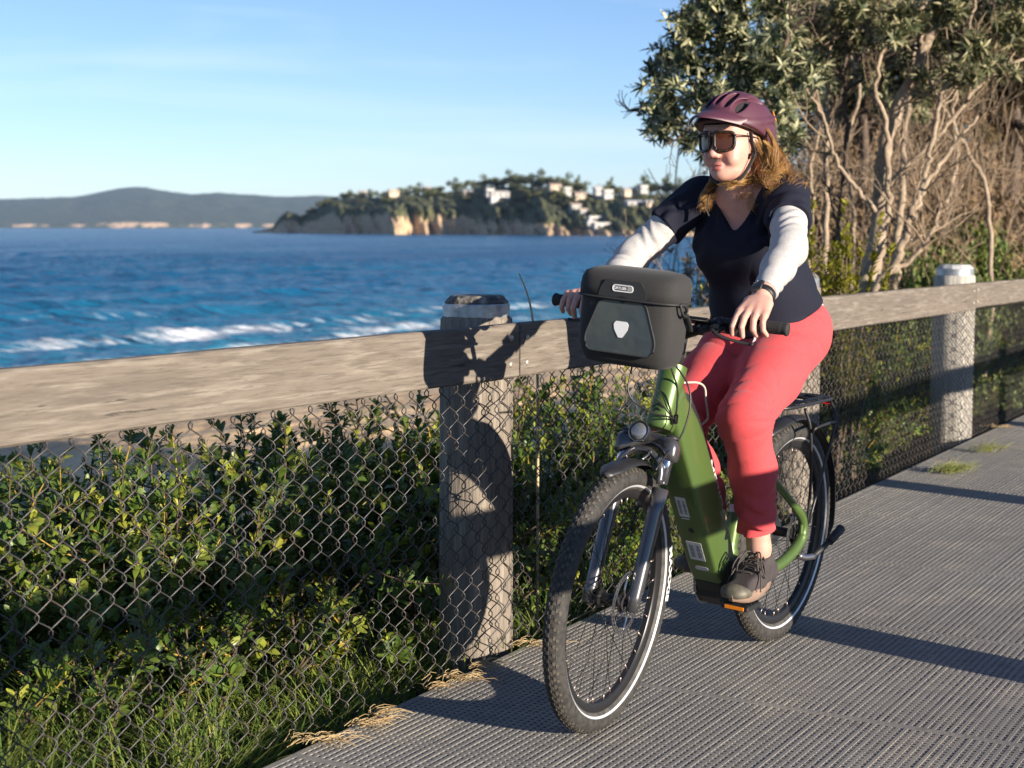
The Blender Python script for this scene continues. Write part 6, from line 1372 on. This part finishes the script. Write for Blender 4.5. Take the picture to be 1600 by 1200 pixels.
# shoes
m_shoe = mat('shoe_knit', (.030, .024, .026), .85, var=[(30, (.055, .045, .045), .6), (500, (.07, .06, .06), .5)], bump=[(600, .5, .001)]); m_sole = mat('shoe_sole', (.26, .175, .13), .7, var=[(20, (.16, .11, .085), .6)]); m_toe = mat('shoe_toe', (.07, .068, .05), .55, var=[(40, (.14, .12, .09), .7)]); m_lace = mat('shoe_lace', (.06, .05, .045), .8)
def shoe(A, fwd, P_):
    sd = unit(np.cross([0, 0, 1], fwd)); up = np.cross(fwd, sd); o = A+np.array([0, 0, -.118])
    def q(f, s, u): return o+fwd*f+sd*s+up*u
    RM_ = np.stack([fwd, sd, up], 1)
    up_ = [(rcone(q(-.052, 0, .045), q(-.030, 0, .070), .034, .034), .03, 'u'), (rcone(q(-.045, 0, .034), q(.06, .0, .036), .036, .040), .03, 'u'), (rcone(q(.06, 0, .036), q(.145, -.004, .022), .040, .033), .03, 'u'), (ellp(q(.165, -.006, .022), (.040, .042, .026), RM_), .03, 'u'), (rcone(q(-.010, 0, .085), q(.085, 0, .045), .034, .030), .03, 'u'),
           (rcone(q(-.030, 0, .12), q(-.020, 0, .082), .033, .029), .008, 's'), (lambda X: -((X-q(0, 0, .012))@up), .006, 'i'), (lambda X: (X-q(-.02, 0, .102))@unit(up+fwd*.35), .006, 'i')]
    s = build_sdf('shoe', up_, np.minimum(q(-.12, -.07, -.02), q(.24, .07, .14))-.03, np.maximum(q(-.12, -.07, -.02), q(.24, .07, .14))+.03, .0032, m_shoe, person)
    b = MB(); a = np.linspace(0, 2*np.pi, 44, endpoint=False); x = np.cos(a); y = np.sin(a); f = .062+.142*x; hw = np.interp(f, [-.08, -.05, .02, .10, .15, .19, .206], [.022, .032, .034, .043, .044, .032, .015]); secs = []
    for u, k in ((-.010, .92), (-.008, 1.0), (.010, 1.03), (.020, 1.0)): lift = .012*np.clip((f-.14)/.06, 0, 1)**2; secs.append(np.array([q(.062+(fi-.062)*k, yi*h*k, u+li) for fi, yi, h, li in zip(f, y, hw, lift)]))
    loft(b, secs); b.build('sole', m_sole, s)
    build_sdf('toe_cap', [(ellp(q(.165, -.006, .022), (.0425, .0445, .0275), RM_), .03, 'u'), (rcone(q(.10, 0, .030), q(.145, -.004, .0225), .036, .0352), .03, 'u'), (lambda X: -((X-q(0, 0, .010))@up), .004, 'i'), (lambda X: -((X-q(.158, 0, .03))@unit(fwd-up*.9)), .004, 'i')], q(.14, 0, .02)-.10, q(.14, 0, .02)+.10, .003, m_toe, s)
    b = MB(); r = np.random.default_rng(4)
    for k in range(5):
        f0 = .020+k*.018; h = .112-k*.0115
        b.tube(smooth_path([q(f0-.006, .030, h-.030), q(f0, .014, h-.002), q(f0+.004, -.014, h-.002), q(f0-.004, -.030, h-.030)], 4), .0026, 6)
    for sg in (1, -1):
        for w in (1., .7): b.tube(smooth_path([q(.030, 0, .106), q(.05, sg*.025*w, .118), q(.085, sg*.045*w, .085), q(.075, sg*.052*w, .050), q(.045, sg*.034*w, .085), q(.030, 0, .106)], 5), .0024, 6)
        b.tube(smooth_path([q(.030, 0, .106), q(.07, sg*.03, .09), q(.105, sg*.05, .045), q(.12, sg*.054, .018)], 5), .0022, 6)
    b.build('lace', m_lace, s); return s
shoe(ANL, FL, LP); shoe(ANR, FR, RP)
# helmet
m_helm = mat('helmet_maroon', (.088, .028, .047), .45, spec=.5, var=[(8, (.075, .025, .04), .5)]); m_foam = mat('helmet_foam', (.02, .018, .02), .85); m_strapm = mat('strap', (.02, .019, .02), .75); m_orange = mat('orange_mark', (.75, .27, .03), .5)
PI_ = R(-6)
def hh(x, y, z): return hd(x*math.cos(PI_)-z*math.sin(PI_)*0, y, z)
hel = [(hell(-.012, 0, .050, (.130, .101, .098)), .03, 'u'), (hell(-.060, 0, .008, (.088, .090, .078)), .05, 'u'), (hell(.020, 0, .035, (.108, .095, .050)), .03, 'u'),
       (hell(-.010, 0, .020, (.104, .084, .106)), .004, 's'), (hell(-.05, 0, -.04, (.094, .084, .085)), .004, 's')]
def hcut(P):
    q = (P-HC)@HR; zc = np.interp(q[:, 0], [-.17, -.10, -.055, -.02, .03, .09, .13], [-.050, -.055, -.010, .010, .030, .050, .054]); return -(q[:, 2]-zc)
hel += [(hcut, .006, 'i')]
# vents
for sg in (1, -1):
    hel += [(ellp(hd(.058, sg*.030, .118), (.056, .013, .028), HR), .006, 's'), (ellp(hd(.040, sg*.060, .095), (.056, .015, .026), HR), .006, 's'), (ellp(hd(-.03, sg*.066, .112), (.046, .014, .022), HR), .006, 's'), (ellp(hd(-.10, sg*.040, .120), (.034, .012, .016), HR), .006, 's'), (ellp(hd(-.105, sg*.083, .055), (.036, .025, .014), HR), .006, 's')]
hel += [(ellp(hd(.060, 0, .128), (.052, .011, .028), HR), .006, 's'), (ellp(hd(-.06, 0, .150), (.04, .009, .02), HR), .006, 's'), (ellp(hd(-.14, .03, -.005), (.03, .03, .02), HR), .008, 's')]
# raised rib along the flank
for sg in (1, -1): hel += [(chainp([hd(.075, sg*.080, .052), hd(.01, sg*.099, .050), hd(-.06, sg*.100, .058), hd(-.12, sg*.074, .07)], (.004, .005, .006, .004)), .012, 'u')]
h_o = build_sdf('helmet', hel, hd(-.20, -.14, -.10)-.04, hd(.16, .14, .19)+.04, .0026, m_helm, person)
b = MB(); loft(b, [np.array([hd(x, y, z+dz) for x, y, z in zip(.118*np.cos(a)*.96-.012, .0885*np.sin(a), np.interp(.118*np.cos(a)-.01, [-.17, -.10, -.055, -.02, .03, .09, .13], [-.040, -.045, -.006, .012, .032, .051, .055]))]) for a in [np.linspace(0, 2*np.pi, 60, endpoint=False)] for dz in (-.004, .012)], False); b.build('helmet_lining', m_foam, h_o)
build_sdf('helmet_padding', [(hell(-.012, 0, .030, (.112, .088, .104)), .01, 'u'), (hell(-.010, 0, .018, (.101, .081, .100)), .004, 's'), (lambda P: -((P-HC)@HR)[:, 2]+.045, .004, 'i')], hd(-.16, -.12, .0)-.03, hd(.14, .12, .15)+.03, .004, m_foam, h_o)
# visor: a curved peak
b = MB(); top = []; bot = []
for t in np.linspace(-1, 1, 25):
    for lst, dz in ((top, .0), (bot, -.005)):
        row = []
        for f in np.linspace(0, 1, 7):
            w = .100*(1-.10*f); xx = .060+.054*math.cos(t*1.25)+f*(.068*math.cos(t*1.35)**1.0+.004); row.append(hd(xx, t*w, (.076+.014*math.cos(t*1.5)-f*.014*math.cos(t*1.1))-f*f*.006+dz-.018*abs(t)**2))
        lst.append(row)
top = np.array(top); bot = np.array(bot); m_, n_ = top.shape[:2]
def gq(off, flip):
    i = np.arange(m_-1)[:, None]; j = np.arange(n_-1)[None]; q = np.stack([i*n_+j, i*n_+j+1, (i+1)*n_+j+1, (i+1)*n_+j], -1).reshape(-1, 4)+off; return q[:, ::-1] if flip else q
rim = []; per = [(0, j) for j in range(n_)]+[(i, n_-1) for i in range(1, m_)]+[(m_-1, j) for j in range(n_-2, -1, -1)]+[(i, 0) for i in range(m_-2, 0, -1)]
for k in range(len(per)): (a, c), (d, e) = per[k], per[(k+1) % len(per)]; rim.append([a*n_+c, d*n_+e, m_*n_+d*n_+e, m_*n_+a*n_+c])
b.add(np.vstack([top.reshape(-1, 3), bot.reshape(-1, 3)]), np.vstack([gq(0, True), gq(m_*n_, False), rim])); b.build('visor', m_helm, h_o, sharp=40)
# orange mark on the left rear flank: a simple triangular letterform
b = MB(); c = hd(-.128, .062, .072); nx = unit(HF*-.80+HL*.58+HUp*.22); ux = unit(np.cross([0, 0, 1], nx)); uy = np.cross(nx, ux)
for (p, q) in (((-.009, -.014), (-.001, .015)), ((-.001, .015), (.010, -.014)), ((-.009, -.014), (.002, -.006)), ((.0, -.002), (.0085, -.009))): b.tube([c+ux*p[0]+uy*p[1]+nx*.004, c+ux*q[0]+uy*q[1]+nx*.004], .0024, 6)
b.build('helmet_emblem', m_orange, h_o)
# straps
b = MB()
for sg in (1, -1):
    ear = hd(.002, sg*.077, -.045); b.tube(smooth_path([hd(.030, sg*.0825, .022), hd(.018, sg*.080, -.012), ear, hd(.030, sg*.056, -.105), hd(.045, sg*.022, -.128)], 6), .0062, 6, True, False, .25); b.tube(smooth_path([hd(-.055, sg*.082, -.008), hd(-.03, sg*.081, -.03), ear], 5), .0055, 6, True, False, .25)
    b.box(ear, (.02, .006, .016), HR, .002)
b.box(hd(.048, .006, -.130), (.018, .030, .010), HR, .003); b.tube(smooth_path([hd(.045, -.006, -.130), hd(.055, -.045, -.150), hd(.05, -.06, -.20), hd(.046, -.055, -.225)], 5), .005, 6, True, False, .3); b.build('helmet_strap', m_strapm, h_o)
# sunglasses
m_fr = mat('shell_frame', (.012, .009, .008), .38, spec=.4, var=[(120, (.09, .04, .015), .8, .52, .62)]); m_ln = mat('tinted_lens', (.055, .018, .010), .06, .0, .28)
def lens_outline(sg):
    p = rounded([(-.0255, .022), (.0265, .025), (.0260, -.024), (.012, -.0315), (-.015, -.0315), (-.0255, -.020)], .012, 6); p = p*np.array([sg, 1]); return p
gl_ = MB(); ln = MB()
for sg in (1, -1):
    P = lens_outline(-sg); yc = sg*.0350; W3 = []
    for (u, v) in P: y = yc+u; W3.append(hd(.1135-5.2*y*y*1.6, y, .000+v))
    W3 = np.array(W3); gl_.tube(W3, .0047, 8, False, True)
    c = W3.mean(0)+HF*.002; n = len(W3); j = np.arange(n)
    for kk, off in ((0, 0.), (1, -.0022)): 
        V = np.vstack([W3+HF*off, c+HF*off]); ln.add(V, (), np.stack([np.full(n, n), (j+1) % n, j], 1) if (kk == 0) == (sg < 0) else np.stack([np.full(n, n), j, (j+1) % n], 1))
    gl_.tube(smooth_path([hd(.094, sg*.0615, .014), hd(.075, sg*.0735, .013), hd(.02, sg*.080, .010), hd(-.02, sg*.081, .002)], 5), .0030, 8, True, False, .6)
gl_.tube(smooth_path([hd(.1135, .008, .012), hd(.1175, 0, .014), hd(.1135, -.008, .012)], 4), .0034, 8)
g_o = gl_.build('sunglasses', m_fr, person); ln.build('lens', m_ln, g_o)
# hair: many curled strands falling to the shoulders
m_hair = mat('blonde_hair', (.19, .080, .020), .45, spec=.5, rnd=[('rnd', (.60, .36, .12), 1.0)])
hb_ = MB(); rh = np.random.default_rng(17)
def strand(P, r, curl, turns, ph):
    P = smooth_path(P, 8); m = len(P); t = np.linspace(0, 1, m); T_ = np.gradient(P, axis=0); T_ /= np.linalg.norm(T_, axis=1)[:, None]; u = np.cross(T_, [.3, .2, .93]); u /= np.linalg.norm(u, axis=1)[:, None]; v = np.cross(T_, u)
    k = curl*t**1.2; Q = P+u*(k*np.cos(t*turns*6.28+ph))[:, None]+v*(k*np.sin(t*turns*6.28+ph))[:, None]; hb_.a = np.clip(rh.normal()*.25+.45, 0, 1); hb_.tube(Q, np.interp(t, [0, .15, .8, 1], [r*.7, r, r*.9, r*.3]), 5, False)
def locks(guides, n, r, w, curl, turns):
    "fine strands that loosely follow each guide, every one with a curl of its own"
    for P in guides:
        P2 = smooth_path(np.asarray(P), 8); m = len(P2); t = np.linspace(0, 1, m); T_ = np.gradient(P2, axis=0); T_ /= np.linalg.norm(T_, axis=1)[:, None]
        u = np.cross(T_, [.31, .22, .92]); u /= np.linalg.norm(u, axis=1)[:, None]; v = np.cross(T_, u); c0 = np.clip(rh.normal()*.2+.40, .05, .9); ph0 = rh.uniform(0, 6.28); tn0 = turns*rh.uniform(.7, 1.3)
        ph = ph0+rh.normal(size=n)*.45; tn = tn0*(1+rh.normal(size=n)*.12); cu = curl*rh.uniform(.5, 1.3, n); a = rh.uniform(0, 6.28, n); q = w*np.sqrt(rh.random(n)); ln = rh.uniform(.75, 1.0, n)
        tt = t[None]*ln[:, None]; prof = np.interp(tt, [0, .3, .8, 1], [.45, 1., .95, .6]); k = cu[:, None]*np.clip(tt*1.4, 0, 1)
        au = q[:, None]*prof*np.cos(a[:, None]+tt)+k*np.cos(tt*tn[:, None]*6.28+ph[:, None]); av = q[:, None]*prof*np.sin(a[:, None]+tt)+k*np.sin(tt*tn[:, None]*6.28+ph[:, None])
        ii = tt*(m-1); i0 = np.clip(ii.astype(int), 0, m-2); f = (ii-i0)[..., None]; L3 = lambda X: X[i0]*(1-f)+X[i0+1]*f
        U3, V3 = L3(u), L3(v); C3 = L3(P2)+U3*au[..., None]+V3*av[..., None]; rad = r*np.interp(tt, [0, .9, 1], [1, 1, .4])
        ring = [C3+(U3*math.cos(x)+V3*math.sin(x))*rad[..., None] for x in (0, 2.094, 4.189)]; VV = np.stack(ring, 2).reshape(-1, 3)
        base = (np.arange(n)*m*3)[:, None, None]+(np.arange(m-1)*3)[None, :, None]+np.arange(3)[None, None]; nx = (np.arange(n)*m*3)[:, None, None]+(np.arange(m-1)*3)[None, :, None]+np.array([1, 2, 0])[None, None]
        Q = np.stack([base, nx, nx+3, base+3], -1).reshape(-1, 4); hb_.V.append(VV); hb_.A.append(np.repeat(np.clip(c0+rh.normal(size=n)*.22, 0, 1), m*3)); hb_.Q.append(Q+hb_.n); hb_.n += len(VV)
C0 = hd(-.072, .092, -.108); G_ = []
for i in range(60):      # the gathered curls over the left shoulder
    st = hd(-.052+rh.normal()*.020, .068+abs(rh.normal())*.010, -.010+rh.normal()*.022); g = rh.normal(size=3)*np.array([.024, .028, .020]); md = C0+g; e = C0+g*1.55+np.array([.022+rh.normal()*.022, .016+rh.normal()*.026, -.070+rh.normal()*.026])
    G_.append([st, (st+md)/2+HL*.012, md, (md+e)/2+rh.normal(size=3)*.010+HL*.010, e])
locks(G_, 46, .00045, .0075, .019, 2.3)
G_ = []
for i in range(16): st = hd(-.022+rh.normal()*.018, .0770, .004+rh.normal()*.006); e = hd(-.058+rh.normal()*.018, .088+abs(rh.normal())*.008, -.080-rh.random()*.03); G_.append([st, (st+e)/2+HL*.008, e])
locks(G_, 40, .00042, .006, .004, 1.2)
G_ = []
for i in range(12): st = hd(-.035+rh.normal()*.012, -.066, -.070+rh.normal()*.012); e = hd(.028+rh.normal()*.018, -.070-abs(rh.normal())*.010, -.185-rh.random()*.035); G_.append([st, (st+e)/2-HL*.008, e])
locks(G_, 40, .00045, .007, .009, 2.0)
G_ = []
for i in range(5): st = hd(-.015+rh.normal()*.010, .062, -.112+rh.normal()*.006); e = hd(.072+rh.normal()*.008, .020+rh.normal()*.012, -.142+rh.normal()*.006); G_.append([st, (st+e)/2+np.array([.014, .012, .0]), e])
locks(G_, 26, .0004, .005, .006, 1.3)
G_ = []
for i in range(30): st = hd(-.06+rh.normal()*.02, .088, -.06+rh.normal()*.03); e = st+np.array([rh.normal()*.045-.02, .042+rh.normal()*.03, -.045+rh.normal()*.06]); G_.append([st, (st+e)/2+rh.normal(size=3)*.018, e])
locks(G_, 2, .00035, .004, .012, 1.6)
# a soft core so that the mass is not see-through
cv = [(ellp(C0+np.array([.008, .002, -.018]), (.036, .040, .056)), .02, 'u'), (rcone(hd(-.05, .05, -.01), C0, .035, .04), .03, 'u'), (ellp(hd(-.075, 0, -.03), (.045, .07, .07), HR), .03, 'u')]
Vc, Qc = sdf_mesh(cv, hd(-.2, -.16, -.3)-.03, hd(.12, .2, .1)+.03, .005, lambda P: .006*wob(P, 60))
hb_.a = .12; hb_.add(Vc, Qc)
hb_.build('hair', m_hair, person)
# ------------------------------------------------------------------ sea air: one closed box of thin haze, the sky outside it
hz = bpy.data.materials.new('sea_haze'); hz.use_nodes = True; t = hz.node_tree
for n in list(t.nodes):
    if n.type != 'OUTPUT_MATERIAL': t.nodes.remove(n)
pv_ = t.nodes.new('ShaderNodeVolumePrincipled'); pv_.inputs['Density'].default_value = HAZE; pv_.inputs['Color'].default_value = (.50, .70, 1.0, 1); pv_.inputs['Anisotropy'].default_value = .0
t.links.new(pv_.outputs[0], t.nodes['Material Output'].inputs['Volume'])
tag(MB().box((0, 0, 150), (34000, 34000, 380)).build('haze', hz, None, False), 'thin sea haze over the whole bay', 'haze', None, 'stuff')
